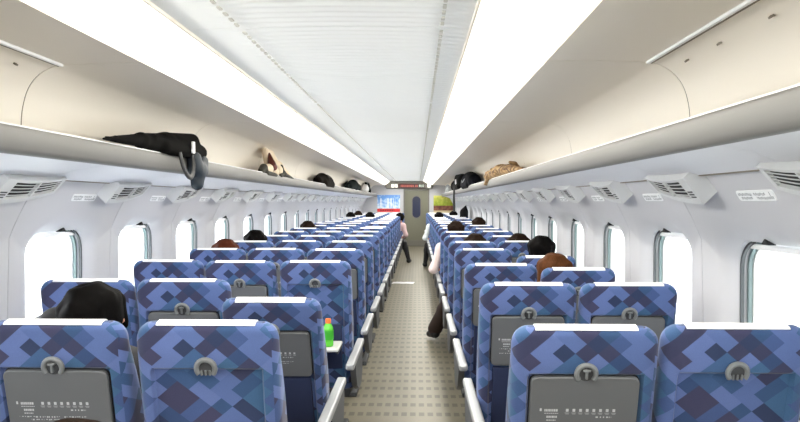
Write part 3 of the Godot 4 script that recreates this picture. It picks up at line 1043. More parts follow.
func make_seat(label: String, at: Vector3, recline: float, tray_open: bool, arm_left: bool, aisle_side: int, group: String) -> Node3D:
	var t := thing("train_seat", label, "seat", at, group)
	part("cushion", SM.cushion, M.fabric, t)
	part("pedestal", SM.pedestal, M.dark, t)
	var b := part("backrest", SM.back, M.fabric, t)
	b.position = Vector3(0, 0.42, 0.10)
	b.rotation.x = TILT + deg_to_rad(recline)
	part("headrest_cover", SM.cover, M.linen, b)
	var ty := BACK_LEN - 0.15 - 0.1225
	var ring := part("latch_ring", SM.latch, M.latch, b); ring.position.y = BACK_LEN - 0.136
	var dk := part("latch_disc", SM.disc, M.dark, b); dk.position.y = BACK_LEN - 0.136
	var pk := part("seat_pocket", SM.pocket, M.navy, b)
	if tray_open:
		var c := part("latch_catch", SM.catch, M.latch, b); c.position.y = BACK_LEN - 0.136
		var br := Node3D.new()
		var tb := part("tray_table", SM.board, M.tray_top, t)
		var hinge: Vector3 = b.transform * Vector3(0, ty - 0.115, 0.05)
		tb.position = hinge + Vector3(0, -0.125, 0.15)
		for s in [-1, 1]:
			var st := part("strut", SM.strut, M.dark, tb); st.position = Vector3(s * 0.16, 0, -0.03)
		br.free()
	else:
		var k := part("latch_knob", SM.knob, M.latch, b); k.position.y = BACK_LEN - 0.136
		var g := part("tray_gap", SM.gap, M.black, b); g.position.y = ty
		var tr := part("tray_table", SM.tray, M.tray, b); tr.position.y = ty
	var arms := [1] if not arm_left else [-1, 1]
	for s in arms:
		var a := part("armrest", SM.arm, M.metal, t); a.position.x = s * 0.2325
		if aisle_side == s:
			a.position.x = s * 0.245
			var sd := part("side_panel", SM.side, M.shell, t); sd.position.x = s * 0.242
	return t

func build_seats() -> void:
	seat_meshes()
	var rng := RandomNumberGenerator.new(); rng.seed = 77
	var cols := [["window", -1.565, "three-seat side"], ["middle", -1.105, "three-seat side"], ["aisle", -0.635, "three-seat side"], ["aisle", 0.515, "two-seat side"], ["window", 0.975, "two-seat side"]]
	var recl := {"2:2": 14.5, "1:1": 2.5, "1:2": 2.5, "1:0": 2.5, "1:3": 4.0, "1:4": 3.0, "2:3": 3.0, "2:4": 3.0, "3:3": 4.5, "0:2": 5.0, "3:4": 9.0, "4:4": 11.0, "9:2": 5.0, "12:4": 8.0}
	var open := {"1:2": true, "3:2": true, "1:4": true}
	var extra := {
		"1:1": " with dozing passenger", "1:2": " with empty tray recess", "2:2": " reclined far back", "3:2": " with bottle on tray",
		"1:4": " with empty tray recess", "1:3": " with printed grey tray"}
	for n in range(0, 21):
		for c in 5:
			if n == 0 and c != 2: continue
			var key := "%d:%d" % [n, c]
			var re: float = recl.get(key, rng.randf_range(-0.6, 1.6))
			var at := Vector3(cols[c][1] - (0.015 if key == "2:2" else (0.034 if key == "1:1" else (0.022 if n == 1 and c < 3 else 0.0))), 0, -((n + 1) * PITCH + 0.30))
			var row: String = ORD[n] + " row from the viewer" if n > 0 else "row beside the viewer"
			var label := "blue zigzag-patterned %s seat%s, %s, %s" % [cols[c][0], extra.get(key, ""), row, cols[c][2]]
			make_seat(label, at, re, open.has(key), c == 0 or c == 3, (1 if c == 2 else (-1 if c == 3 else 0)), "blue train seats on the " + cols[c][2])

# ---------------------------------------------------------------- people
var head_m: ArrayMesh
var hand_m: ArrayMesh
var hand_flip: ArrayMesh
var head_mb: MB
var hand_mb: MB
var eye_m: ArrayMesh
var hair_short: ArrayMesh
var hair_long: ArrayMesh

func head_shapes() -> void:
	head_mb = MB.new()
	var z := Vector3.ZERO
	var bones := [
		[Vector3(0, 0.025, 0.005), Vector3(0, 0.025, 0.006), 0.078, 0.078, Vector3(0.95, 1.12, 1.18)],
		[Vector3(0, -0.04, -0.03), Vector3(0, -0.075, -0.055), 0.052, 0.034],
		[Vector3(-0.03, -0.045, -0.045), Vector3(0.03, -0.045, -0.045), 0.034, 0.034],
		[Vector3(0, -0.002, -0.088), Vector3(0, -0.030, -0.104), 0.007, 0.011],
		[Vector3(-0.012, -0.033, -0.094), Vector3(0.012, -0.033, -0.094), 0.008, 0.008],
		[Vector3(-0.018, -0.058, -0.084), Vector3(0.018, -0.058, -0.084), 0.006, 0.006],
		[Vector3(-0.045, 0.018, -0.078), Vector3(0.045, 0.018, -0.078), 0.008, 0.008],
		[Vector3(-0.078, 0.015, 0.01), Vector3(-0.080, -0.028, 0.002), 0.013, 0.008],
		[Vector3(0.078, 0.015, 0.01), Vector3(0.080, -0.028, 0.002), 0.013, 0.008],
		[Vector3(0, -0.03, 0.025), Vector3(0, -0.16, 0.035), 0.052, 0.056]]
	nets(head_mb, bones, 0.0065, 0.008, [[Vector3(-0.031, 0.0, -0.098), Vector3(0.013, 0.009, 0.012)], [Vector3(0.031, 0.0, -0.098), Vector3(0.013, 0.009, 0.012)]])
	head_m = head_mb.done(180)
	var eb := MB.new()
	nets(eb, [[Vector3(-0.031, 0.0, -0.082), Vector3(-0.031, 0.0, -0.0821), 0.011, 0.011], [Vector3(0.031, 0.0, -0.082), Vector3(0.031, 0.0, -0.0821), 0.011, 0.011]], 0.005, 0.003)
	eye_m = eb.done(180)
	# palm, four unequal fingers with two bends, thumb from the side of the palm; wrist at the origin, pointing to -z, palm down
	hand_mb = MB.new()
	var hb := [[Vector3(0, 0, 0.01), Vector3(0, 0, -0.05), 0.024, 0.022, Vector3(1.1, 0.6, 1)], [Vector3(-0.026, 0, -0.07), Vector3(0.026, 0, -0.07), 0.012, 0.012], [Vector3(-0.018, 0, -0.03), Vector3(-0.026, 0, -0.07), 0.013, 0.012], [Vector3(0.018, 0, -0.03), Vector3(0.026, 0, -0.07), 0.013, 0.012]]
	var fx := [-0.031, -0.0105, 0.0105, 0.031]; var fl := [0.062, 0.075, 0.070, 0.054]
	for i in 4:
		var a := Vector3(fx[i], 0.002, -0.078)
		var b := a + Vector3(fx[i] * 0.10, -0.004, -fl[i] * 0.45)
		var c := b + Vector3(0, -0.014, -fl[i] * 0.30)
		var d := c + Vector3(0, -0.016, -fl[i] * 0.16)
		hb += [[a, b, 0.0088, 0.0082], [b, c, 0.0082, 0.0076], [c, d, 0.0076, 0.0065]]
	hb += [[Vector3(-0.022, -0.004, -0.016), Vector3(-0.046, -0.010, -0.050), 0.013, 0.010], [Vector3(-0.046, -0.010, -0.050), Vector3(-0.050, -0.020, -0.078), 0.010, 0.0085]]
	nets(hand_mb, hb, 0.0045, 0.0028)
	hand_m = hand_mb.done(180)
	# hair
	var cap := [[Vector3(0, 0.032, 0.012), Vector3(0, 0.032, 0.013), 0.088, 0.088, Vector3(1.06, 1.08, 1.17)]]
	var rng := RandomNumberGenerator.new(); rng.seed = 41
	for i in 70:      # locks that run from the crown downwards
		var az := rng.randf() * TAU
		if absf(angle_difference(az, -PI / 2)) < 0.75: continue
		var top := Vector3(cos(az) * 0.045, 0.112, 0.025 + sin(az) * 0.045)
		var low := Vector3(cos(az) * 0.088, rng.randf_range(-0.055, 0.02), 0.012 + sin(az) * 0.098)
		var mid := (top + low) / 2 + Vector3(cos(az), 0.45, sin(az)) * 0.026
		cap += [[top, mid, 0.010, 0.012], [mid, low, 0.012, 0.006]]
	for i in 16:
		var az := -PI / 2 + rng.randf_range(-0.8, 0.8)
		var top := Vector3(rng.randf_range(-0.03, 0.03), 0.114, 0.0)
		cap.append([top, Vector3(cos(az) * 0.075, 0.075, sin(az) * 0.09), 0.012, 0.008])
	var face := [[Vector3(0, -0.06, -0.13), Vector3(0.085, 0.125, 0.125)], [Vector3(0, -0.20, 0.0), Vector3(0.2, 0.125, 0.2)]]
	var hm := MB.new(); nets(hm, cap, 0.0065, 0.006, face)
	hair_short = hm.done(60)
	var lng := cap.duplicate()
	for i in 60:
		var az := rng.randf_range(-0.35, PI + 0.35)
		var top := Vector3(cos(az) * 0.085, 0.03, 0.012 + sin(az) * 0.095)
		var low := Vector3(cos(az) * rng.randf_range(0.075, 0.10), rng.randf_range(-0.24, -0.17), 0.02 + sin(az) * rng.randf_range(0.06, 0.09))
		lng += [[top, low, 0.017, 0.011]]
	hm = MB.new(); nets(hm, lng, 0.0075, 0.007, [[Vector3(0, -0.06, -0.13), Vector3(0.078, 0.125, 0.125)]])
	hair_long = hm.done(60)

func pose(over := {}) -> Dictionary:
	var j := {"hip_l": Vector3(-0.09, 0.56, -0.05), "hip_r": Vector3(0.09, 0.56, -0.05), "waist": Vector3(0, 0.70, -0.04), "chest": Vector3(0, 0.90, -0.01), "neck": Vector3(0, 1.055, 0.02),
		"sh_l": Vector3(-0.165, 1.0, 0.01), "sh_r": Vector3(0.165, 1.0, 0.01), "el_l": Vector3(-0.215, 0.76, -0.02), "el_r": Vector3(0.215, 0.76, -0.02),
		"wr_l": Vector3(-0.12, 0.675, -0.24), "wr_r": Vector3(0.12, 0.675, -0.24), "kn_l": Vector3(-0.11, 0.53, -0.46), "kn_r": Vector3(0.11, 0.53, -0.46),
		"an_l": Vector3(-0.11, 0.10, -0.47), "an_r": Vector3(0.11, 0.10, -0.47), "toe_l": Vector3(-0.12, 0.04, -0.63), "toe_r": Vector3(0.12, 0.04, -0.63),
		"head": Vector3(0, 1.195, 0.01), "tilt": 0.0, "turn": 0.0, "nod": 0.05}
	j.merge(over, true)
	return j

var body_cache := {}

func body_meshes(key: String, j: Dictionary) -> Dictionary:
	if body_cache.has(key): return body_cache[key]
	var arms := []; var legs := []; var out := {}
	var torso := func(g: float) -> Array:
		return [[j.hip_l, j.hip_r, 0.105 + g, 0.105 + g], [(j.hip_l + j.hip_r) / 2, j.waist, 0.115 + g, 0.105 + g], [j.waist, j.chest, 0.105 + g, 0.11 + g],
			[j.chest + Vector3(-0.055, 0.02, 0), j.chest + Vector3(0.055, 0.02, 0), 0.10 + g, 0.10 + g], [j.sh_l, j.sh_r, 0.062 + g, 0.062 + g], [j.chest, j.neck, 0.09 + g, 0.055 + g]]
	var limbs := func(g: float) -> Array:
		var o := []
		for s in ["_l", "_r"]:
			o += [[j["sh" + s], j["el" + s], 0.054 + g, 0.042 + g], [j["el" + s], j["wr" + s], 0.042 + g, 0.028 + g]]
		return o
	var legb := func(g: float) -> Array:
		var o := []
		for s in ["_l", "_r"]:
			var ankle: Vector3 = j["an" + s]; var knee: Vector3 = j["kn" + s]
			o += [[j["hip" + s], knee, 0.085 + g, 0.058 + g], [knee, knee.lerp(ankle, 0.3), 0.056 + g, 0.058 + g], [knee.lerp(ankle, 0.3), ankle, 0.058 + g, (0.07 if j.has("flare") else 0.038) + g]]
		return o
	var mb := MB.new()
	var feet := []
	for s in ["_l", "_r"]: feet.append([j["an" + s] + Vector3(0, -0.045, 0.02), j["toe" + s], 0.04, 0.032])
	nets(mb, torso.call(-0.012) + limbs.call(-0.008) + legb.call(-0.01) + [[j.neck, j.head + Vector3(0, -0.09, 0.02), 0.052, 0.05]] + feet, 0.019, 0.014)
	var hb := Basis(Vector3.BACK, j.tilt) * Basis(Vector3.UP, j.turn) * Basis(Vector3.RIGHT, j.nod)
	mb.add(head_mb, Transform3D(hb, j.head))
	for s in ["_l", "_r"]:
		var d: Vector3 = (j["wr" + s] - j["el" + s]).normalized()
		var x := d.cross(Vector3.UP).normalized()
		var bs := Basis(x, x.cross(-d) * -1.0, -d)
		bs = Basis(x, (-d).cross(x), -d)
		if s == "_l": bs = Basis(-x, (-d).cross(-x), -d) * Basis(Vector3.BACK, PI)
		var flipped := MB.new()
		flipped.v = hand_mb.v.duplicate(); flipped.uv = hand_mb.uv.duplicate()
		if s == "_l":
			for i in flipped.v.size(): flipped.v[i].x = -flipped.v[i].x
			for i in range(0, flipped.v.size(), 3):
				var t := flipped.v[i + 1]; flipped.v[i + 1] = flipped.v[i + 2]; flipped.v[i + 2] = t
		mb.add(flipped, Transform3D(bs, j["wr" + s] + d * 0.01))
	out.body = mb.done(180)
	var top := MB.new(); nets(top, torso.call(0.006) + limbs.call(0.010) + [[j.neck, j.neck + Vector3(0, 0.035, 0), 0.062, 0.058]], 0.019, 0.018)
	out.top = top.done(180)
	var leg := MB.new(); nets(leg, legb.call(0.012) + [[j.hip_l, j.hip_r, 0.118, 0.118]], 0.019, 0.018)
	out.legs = leg.done(180)
	var shoe := []
	for s in ["_l", "_r"]:
		var sb := MB.new()
		nets(sb, [[j["an" + s] + Vector3(0, -0.055, 0.03), j["toe" + s] + Vector3(0, 0.0, -0.01), 0.046, 0.038], [j["an" + s], j["an" + s] + Vector3(0, -0.05, 0), 0.044, 0.05]], 0.012, 0.012)
		shoe.append(sb.done(180))
	out.shoes = shoe
	out.head_basis = hb
	body_cache[key] = out
	return out

func person(label: String, row: int, x: float, hair: String, long_hair: bool, top_c: Color, leg_c: Color, key := "plain", over := {}, dy := 0.0, dz := 0.0, group := "") -> Node3D:
	var j := pose(over)
	if dy != 0.0:      # a shorter or more slouched sitter: the upper body comes down, the feet stay on the floor
		for k in {"waist": 0.5, "chest": 0.8, "neck": 1.0, "head": 1.0, "sh_l": 1.0, "sh_r": 1.0, "el_l": 0.4, "el_r": 0.4}.keys():
			j[k].y += dy * {"waist": 0.5, "chest": 0.8, "neck": 1.0, "head": 1.0, "sh_l": 1.0, "sh_r": 1.0, "el_l": 0.4, "el_r": 0.4}[k]
		key += "%.2f" % dy
	var b := body_meshes(key, j)
	var t := thing("person", label, "person", Vector3(x, 0, -((row + 1) * PITCH + 0.30) + dz), group)
	var body := part("body", b.body, M.skin, t)
	part("eyes", eye_m, M.eye, body).transform = Transform3D(b.head_basis, j.head)
	var h := part("hair", hair_long if long_hair else hair_short, M[hair], t)
	h.transform = Transform3D(b.head_basis, j.head)
	part("top", b.top, mat(top_c, 0.85), t)
	part("trousers", b.legs, mat(leg_c, 0.85), t)
	for s in b.shoes: part("shoe", s, M.black, t)
	return t

func build_people() -> void:
	head_shapes()
	var black := rgb(34, 34, 38); var grey := rgb(96, 98, 104); var navy := rgb(40, 46, 66)
	# the dozing man in the first row
	var man := person("black-haired person in a dark jacket dozing with head tilted in the first row", 1, -1.125, "hair_black", false, black, navy, "doze",
		{"head": Vector3(-0.02, 1.155, 0.0), "tilt": 0.28, "turn": 0.2, "neck": Vector3(-0.03, 1.02, 0.02), "sh_l": Vector3(-0.20, 1.10, 0.0), "sh_r": Vector3(0.15, 0.97, 0.01), "el_r": Vector3(0.19, 0.70, 0.04), "wr_r": Vector3(0.125, 0.86, -0.06), "chest": Vector3(-0.02, 0.88, -0.01)})
	lump("hood", [[Vector3(-0.27, 1.10, 0.02), Vector3(-0.15, 1.145, 0.03), 0.03, 0.055], [Vector3(-0.15, 1.145, 0.03), Vector3(-0.08, 1.10, 0.05), 0.055, 0.07]], 0.014, 0.012, mat(black, 0.85), man)
	person("brown-haired person whose crown rises above the seat beside the viewer", 0, -0.68, "hair_dark", false, grey, navy, "slouch", {"hip_l": Vector3(-0.09, 0.55, -0.12), "hip_r": Vector3(0.09, 0.55, -0.12), "kn_l": Vector3(-0.11, 0.52, -0.54), "kn_r": Vector3(0.11, 0.52, -0.54), "an_l": Vector3(-0.11, 0.10, -0.58), "an_r": Vector3(0.11, 0.10, -0.58), "toe_l": Vector3(-0.12, 0.04, -0.74), "toe_r": Vector3(0.12, 0.04, -0.74)}, -0.19)
	person("person with reddish brown hair by the window, fourth row, three-seat side", 4, -1.565, "hair_red", false, grey, navy, "plain", {}, -0.06)
	person("black-haired person by the window, fifth row, three-seat side", 5, -1.57, "hair_black", false, rgb(180, 178, 172), navy, "plain", {}, -0.03)
	person("dark-haired person by the window, eighth row, three-seat side", 8, -1.565, "hair_dark", false, grey, navy, "plain", {}, -0.03)
	person("black-haired person in the middle seat of the fourteenth row", 14, -1.105, "hair_black", false, black, navy, "plain")
	person("black-haired person by the window, fourteenth row, three-seat side", 14, -1.565, "hair_black", false, grey, navy, "plain")
	person("dark-haired person by the window, sixteenth row, three-seat side", 16, -1.565, "hair_dark", false, grey, navy, "plain")
	person("black-haired person in a pink top leaning into the aisle from the three-seat side", 15, -0.60, "hair_black", false, rgb(206, 176, 178), black, "lean_aisle",
		{"head": Vector3(0.17, 1.16, 0.0), "tilt": -0.25, "neck": Vector3(0.10, 1.03, 0.02), "chest": Vector3(0.05, 0.89, -0.01), "sh_l": Vector3(-0.07, 1.02, 0.01), "sh_r": Vector3(0.25, 0.97, 0.0), "el_r": Vector3(0.32, 0.74, 0.02), "wr_r": Vector3(0.27, 0.69, -0.22), "kn_r": Vector3(0.26, 0.52, -0.46), "an_r": Vector3(0.38, 0.10, -0.42), "toe_r": Vector3(0.42, 0.04, -0.58)}, 0.0, 0.0)
	person("person with long brown hair by the window, third row, two-seat side", 3, 0.905, "hair_brown", true, rgb(90, 70, 60), navy, "plain", {}, -0.095)
	person("black-haired person by the window, fourth row, two-seat side", 4, 1.01, "hair_black", false, rgb(60, 60, 66), navy, "plain", {}, -0.03)
	person("brown-haired person on the aisle stretching a dark trouser leg into the aisle, fifth row", 5, 0.565, "hair_dark", false, rgb(70, 66, 66), rgb(58, 44, 40), "leg_out",
		{"kn_l": Vector3(-0.23, 0.52, -0.62), "an_l": Vector3(-0.36, 0.15, -1.04), "toe_l": Vector3(-0.42, 0.06, -1.18), "hip_l": Vector3(-0.10, 0.55, -0.20), "flare": true}, -0.06)
	person("dark-haired person by the window, fifth row, two-seat side", 5, 0.985, "hair_dark", false, grey, navy, "plain", {}, -0.06)
	person("black-haired person in a pale pink sleeve resting an elbow over the aisle, seventh row", 7, 0.50, "hair_dark", false, rgb(214, 196, 192), navy, "elbow",
		{"sh_l": Vector3(-0.19, 0.98, 0.01), "el_l": Vector3(-0.29, 0.72, 0.05), "wr_l": Vector3(-0.26, 0.70, -0.2)}, 0.0)
	person("dark-haired person by the window, ninth row, two-seat side", 9, 0.98, "hair_dark", false, grey, navy, "plain")
	person("person in a black vest and white sleeves on the aisle, fourteenth row, two-seat side", 14, 0.50, "hair_black", false, rgb(200, 206, 206), black, "elbow2",
		{"head": Vector3(0.02, 1.195, 0.01), "sh_l": Vector3(-0.21, 0.98, 0.01), "el_l": Vector3(-0.31, 0.72, 0.05), "wr_l": Vector3(-0.27, 0.70, -0.2), "kn_l": Vector3(-0.24, 0.52, -0.44), "an_l": Vector3(-0.30, 0.10, -0.46), "toe_l": Vector3(-0.33, 0.04, -0.6)})
	person("black-haired person by the window, sixteenth row, two-seat side", 16, 0.975, "hair_black", false, black, navy, "plain")

# ---------------------------------------------------------------- things on the racks
func lump(called: String, bones: Array, cell: float, k: float, m: Material, parent: Node3D, crease := 70.0) -> MeshInstance3D:
	var mb := MB.new(); nets(mb, bones, cell, k)
	return part(called, mb.done(crease), m, parent)

func build_luggage() -> void:
	var ly := EYE + 0.27     # top of the rack lip
	var blk := mat(rgb(20, 19, 18), 0.8); blk.metallic_specular = 0.15; var strap := mat(rgb(26, 26, 28), 0.5); var teal := mat(rgb(24, 34, 44), 0.5)
	# black bag with straps over the lip of the left rack
	var t := thing("black_bag", "black soft bag with tapering end and dangling strap on the three-seat rack", "bag", Vector3(-1.42, ly, -3.78))
	lump("body", [[Vector3(0.02, 0.012, 0.80), Vector3(0.0, 0.045, 0.35), 0.010, 0.035], [Vector3(0.0, 0.045, 0.35), Vector3(-0.02, 0.06, -0.02), 0.038, 0.058], [Vector3(-0.02, 0.06, -0.02), Vector3(-0.01, 0.085, -0.42), 0.058, 0.062], [Vector3(0.03, 0.03, 0.1), Vector3(0.05, 0.035, -0.42), 0.035, 0.05], [Vector3(0.0, 0.085, 0.05), Vector3(0.0, 0.115, -0.44), 0.025, 0.04], [Vector3(0.03, 0.07, 0.25), Vector3(0.045, 0.05, -0.3), 0.012, 0.014], [Vector3(0.02, 0.10, -0.1), Vector3(0.05, 0.06, -0.38), 0.010, 0.012]], 0.013, 0.009, blk, t, 60)
	lump("flap", [[Vector3(0.075, -0.01, -0.26), Vector3(0.075, -0.07, -0.28), 0.042, 0.046], [Vector3(0.075, -0.02, -0.40), Vector3(0.075, -0.08, -0.38), 0.04, 0.046], [Vector3(0.075, -0.07, -0.33), Vector3(0.075, -0.165, -0.31), 0.05, 0.038]], 0.012, 0.012, teal, t, 60)
	var mb := MB.new()
	var loop := PackedVector3Array()
	for i in 13:
		var a := PI * (0.0 + i / 12.0)
		loop.append(Vector3(0.075 + 0.02 * sin(a), 0.01 - 0.14 * sin(a), -0.02 - 0.10 + 0.11 * cos(a)))
	tube(mb, loop, PackedFloat32Array([0.010]), 8, 1.6)
	part("strap", mb.done(60), strap, t)
	boxpart("buckle", Vector3(0.095, 0.05, -0.18), Vector3(0.014, 0.07, 0.035), 0.005, M.white, t)
	# open paper bag with dark cloth
	t = thing("paper_bag", "cream paper bag open to a brown inside, with dark cloth around it", "bag", Vector3(-1.50, ly - 0.03, -6.75))
	lump("crumpled_paper", [[Vector3(0.04, 0.06, -0.05), Vector3(0.02, 0.13, 0.05), 0.06, 0.05], [Vector3(0.02, 0.14, 0.10), Vector3(0.0, 0.26, 0.14), 0.04, 0.03], [Vector3(0.0, 0.26, 0.14), Vector3(0.0, 0.25, -0.10), 0.03, 0.035], [Vector3(0.0, 0.24, -0.1), Vector3(0.02, 0.15, -0.22), 0.04, 0.05], [Vector3(0.04, 0.08, -0.2), Vector3(0.02, 0.14, -0.40), 0.07, 0.05], [Vector3(0.02, 0.14, -0.35), Vector3(0.02, 0.07, -0.75), 0.05, 0.045], [Vector3(0.05, 0.05, -0.6), Vector3(0.04, 0.03, -1.0), 0.05, 0.02], [Vector3(0.06, 0.07, 0.45), Vector3(0.05, 0.08, 0.2), 0.04, 0.05]], 0.014, 0.007, mat(rgb(228, 210, 184), 0.7), t, 40)
	lump("brown_lining", [[Vector3(0.075, 0.11, 0.17), Vector3(0.04, 0.235, 0.13), 0.045, 0.012], [Vector3(0.08, 0.10, 0.10), Vector3(0.06, 0.16, 0.10), 0.035, 0.025]], 0.01, 0.008, mat(rgb(92, 36, 26), 0.6), t, 40)
	lump("dark_cloth", [[Vector3(0.07, 0.03, 0.62), Vector3(0.07, 0.075, 0.50), 0.03, 0.04], [Vector3(0.09, 0.025, 0.5), Vector3(0.10, 0.02, 0.10), 0.03, 0.02], [Vector3(0.10, 0.02, -0.1), Vector3(0.095, 0.05, -0.3), 0.02, 0.025], [Vector3(0.095, 0.05, -0.3), Vector3(0.09, 0.015, -0.85), 0.028, 0.018], [Vector3(0.09, 0.13, -0.22), Vector3(0.095, 0.06, -0.28), 0.018, 0.022]], 0.012, 0.010, mat(rgb(40, 38, 30), 0.8), t, 60)
	t = thing("dark_bag", "low dark brown holdall bulging over the lip, middle of the three-seat rack", "bag", Vector3(-1.49, ly - 0.045, -10.7))
	lump("body", [[Vector3(0, 0.08, 0.65), Vector3(0, 0.11, 0.2), 0.07, 0.10], [Vector3(0, 0.11, 0.2), Vector3(0, 0.10, -0.4), 0.10, 0.09], [Vector3(0, 0.1, -0.4), Vector3(0, 0.06, -0.9), 0.09, 0.06], [Vector3(0.06, 0.05, 0.4), Vector3(0.06, 0.05, -0.5), 0.06, 0.06]], 0.02, 0.02, matte(rgb(24, 20, 17)), t)
	mb = MB.new(); tube(mb, PackedVector3Array([Vector3(0.02, 0.17, 0.2), Vector3(0.07, 0.19, 0.1), Vector3(0.09, 0.17, -0.1), Vector3(0.04, 0.17, -0.25)]), PackedFloat32Array([0.012]), 8)
	part("handle", mb.done(60), strap, t)
	t = thing("grey_bag", "dark grey bag farther along the three-seat rack with a white sleeve", "bag", Vector3(-1.48, ly - 0.05, -15.8))
	lump("body", [[Vector3(0, 0.10, 1.3), Vector3(0, 0.15, 0.3), 0.09, 0.12], [Vector3(0, 0.15, 0.3), Vector3(0, 0.12, -0.9), 0.12, 0.10]], 0.026, 0.024, matte(rgb(30, 36, 37)), t)
	t = thing("white_carrier", "white and black carrier bag standing upright on the three-seat rack, farthest one", "bag", Vector3(-1.48, ly - 0.04, -19.6))
	lump("body", [[Vector3(0, 0.10, 0.6), Vector3(0, 0.20, 0.2), 0.08, 0.07], [Vector3(0, 0.10, 0.2), Vector3(0, 0.16, -0.2), 0.09, 0.07]], 0.024, 0.02, mat(rgb(228, 228, 228), 0.6), t)
	lump("black_panel", [[Vector3(0.03, 0.08, -0.5), Vector3(0.03, 0.25, -0.2), 0.08, 0.06], [Vector3(0.03, 0.25, -0.2), Vector3(0.0, 0.30, 0.3), 0.05, 0.03]], 0.024, 0.02, blk, t)
	# right rack
	t = thing("heaped_coat", "crumpled tan and brown checked coat heaped on the two-seat rack", "coat", Vector3(0.93, ly - 0.02, -7.2))
	var pl := mat(Color.WHITE, 0.85, 0, tex(plaid_image())); pl.uv1_triplanar = true; pl.uv1_scale = Vector3(1.3, 1.3, 1.3)
	var rng := RandomNumberGenerator.new(); rng.seed = 12
	var b := [[Vector3(0.0, 0.05, 1.25), Vector3(0, 0.09, 0.5), 0.025, 0.06], [Vector3(0, 0.09, 0.5), Vector3(0, 0.13, -0.2), 0.07, 0.09], [Vector3(0, 0.12, -0.2), Vector3(-0.02, 0.08, -1.2), 0.09, 0.08], [Vector3(-0.07, 0.03, -0.9), Vector3(-0.085, -0.05, -1.1), 0.04, 0.03]]
	for i in 22:
		var z := rng.randf_range(-1.2, 0.8)
		var p := Vector3(rng.randf_range(-0.06, 0.06), rng.randf_range(0.06, 0.17), z)
		b.append([p, p + Vector3(rng.randf_range(-0.08, 0.05), rng.randf_range(-0.05, 0.03), rng.randf_range(-0.2, 0.2)), rng.randf_range(0.025, 0.05), 0.02])
	lump("cloth", b, 0.02, 0.010, pl, t, 50)
	t.scale = Vector3(1.0, 0.72, 1.0)
	t = thing("black_duffel", "large black duffel bag beside the checked coat on the two-seat rack", "bag", Vector3(0.945, ly - 0.065, -11.9))
	lump("body", [[Vector3(0, 0.14, 0.8), Vector3(0, 0.17, 0.0), 0.11, 0.14], [Vector3(0, 0.17, 0.0), Vector3(0, 0.15, -0.9), 0.14, 0.12], [Vector3(-0.06, 0.09, 0.6), Vector3(-0.06, 0.09, -0.7), 0.07, 0.07]], 0.024, 0.02, matte(rgb(22, 23, 28)), t)
	mb = MB.new(); tube(mb, PackedVector3Array([Vector3(-0.08, 0.2, 0.45), Vector3(-0.13, 0.17, 0.3), Vector3(-0.145, 0.13, 0.0), Vector3(-0.13, 0.17, -0.3), Vector3(-0.08, 0.21, -0.45)]), PackedFloat32Array([0.014]), 8)
	part("handle", mb.done(60), mat(rgb(120, 122, 126), 0.6), t)
	t = thing("strapped_backpack", "black backpack with a strap hanging below the two-seat rack", "bag", Vector3(0.95, ly - 0.03, -14.6))
	lump("body", [[Vector3(0, 0.18, 0.9), Vector3(0, 0.24, 0.2), 0.13, 0.15], [Vector3(0, 0.2, 0.1), Vector3(0, 0.14, -0.9), 0.14, 0.11], [Vector3(-0.07, 0.08, 0.8), Vector3(-0.07, 0.08, -0.6), 0.07, 0.07], [Vector3(0, 0.33, 0.7), Vector3(0, 0.30, 0.9), 0.05, 0.04], [Vector3(0, 0.14, -0.8), Vector3(0, 0.12, -2.0), 0.10, 0.12], [Vector3(-0.05, 0.20, -1.4), Vector3(-0.02, 0.16, -2.4), 0.06, 0.08]], 0.026, 0.02, blk, t)
	mb = MB.new(); tube(mb, PackedVector3Array([Vector3(-0.10, 0.1, 0.1), Vector3(-0.15, 0.03, 0.08), Vector3(-0.155, -0.15, 0.06), Vector3(-0.15, -0.36, 0.05), Vector3(-0.15, -0.46, 0.05)]), PackedFloat32Array([0.02, 0.022, 0.024, 0.03, 0.024]), 8, 0.5)
	part("strap", mb.done(60), strap, t)
	boxpart("tag", Vector3(-0.145, 0.17, 0.55), Vector3(0.02, 0.10, 0.12), 0.005, M.white, t)
	t = thing("pale_bundle", "pale grey bundle at the far end of the two-seat rack", "bundle", Vector3(0.93, ly - 0.03, -19.4))
	lump("cloth", [[Vector3(0, 0.10, 0.7), Vector3(0, 0.12, -0.2), 0.09, 0.09], [Vector3(0, 0.1, -0.2), Vector3(0, 0.08, -1.4), 0.09, 0.07], [Vector3(-0.06, 0.2, 0.2), Vector3(-0.04, 0.17, -0.5), 0.05, 0.04]], 0.026, 0.014, mat(rgb(150, 154, 156), 0.8), t, 50)
	# coat on a wall hook
	t = thing("hanging_coat", "dark coat hanging on a hook between the far windows, two-seat side", "coat", Vector3(1.17, 1.02, -16.46))
	lump("cloth", [[Vector3(0.02, 0.45, 0), Vector3(-0.02, 0.30, 0), 0.02, 0.09], [Vector3(-0.02, 0.30, -0.05), Vector3(-0.03, -0.15, -0.10), 0.09, 0.13], [Vector3(-0.02, 0.30, 0.05), Vector3(-0.03, -0.15, 0.10), 0.09, 0.13]], 0.02, 0.02, matte(rgb(24, 24, 27)), t)
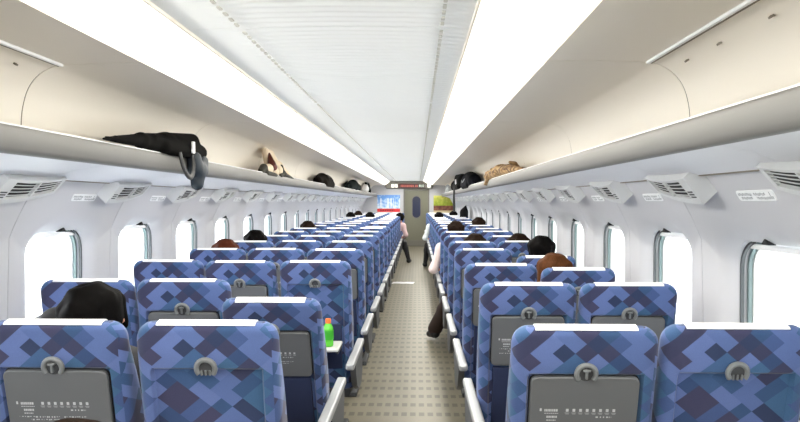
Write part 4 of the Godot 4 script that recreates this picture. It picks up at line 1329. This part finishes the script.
	boxpart("hook", Vector3(0.07, 0.47, 0), Vector3(0.10, 0.02, 0.02), 0.004, M.metal, t)

func build_small() -> void:
	# green drink bottle on the lowered tray of the third row
	var z := -(4 * PITCH + 0.30)
	var bt := Transform3D(Basis(Vector3.RIGHT, TILT + 0.01), Vector3(0, 0.42, 0.10)) * Vector3(0, BACK_LEN - 0.15 - 0.1225 - 0.115, 0.05)
	var t := thing("drink_bottle", "green plastic drink bottle with an orange cap on the lowered tray", "bottle", Vector3(-0.535, bt.y - 0.115, z + bt.z + 0.20))
	var mb := MB.new(); lathe(mb, PackedVector2Array([Vector2(0.026, 0.0), Vector2(0.031, 0.005), Vector2(0.032, 0.03), Vector2(0.030, 0.034), Vector2(0.032, 0.04), Vector2(0.032, 0.10), Vector2(0.029, 0.115), Vector2(0.018, 0.135), Vector2(0.014, 0.142)]), 20)
	part("body", mb.done(45), mat(rgb(92, 190, 60), 0.25), t)
	mb = MB.new(); lathe(mb, PackedVector2Array([Vector2(0.0328, 0.042), Vector2(0.0332, 0.044), Vector2(0.0332, 0.096), Vector2(0.0325, 0.098)]), 20)
	part("wrapper", mb.done(45), mat(rgb(56, 160, 40), 0.4), t)
	mb = MB.new(); lathe(mb, PackedVector2Array([Vector2(0.017, 0.139), Vector2(0.0175, 0.142), Vector2(0.0175, 0.162), Vector2(0.015, 0.166), Vector2(0.0, 0.167)]), 16)
	part("cap", mb.done(40), mat(rgb(240, 120, 50), 0.4), t)
	# white sheet on the aisle floor
	mb = MB.new()
	var rings := []
	for i in 7:
		var x := -0.21 + i * 0.07
		var y := 0.002 + 0.006 * absf(sin(i * 1.1))
		rings.append(PackedVector3Array([Vector3(x, y, 0.14), Vector3(x, y, -0.14), Vector3(x, y + 0.003, -0.14), Vector3(x, y + 0.003, 0.14)]))
	mb.loft(rings)
	var sh := part("paper_sheet", mb.done(30), M.white, self)
	sh.position = Vector3(-0.27, 0.0, -13.0); sh.rotation.y = -0.1
	tag(sh, "white sheet of paper lying on the aisle floor by the three-seat side", "paper")
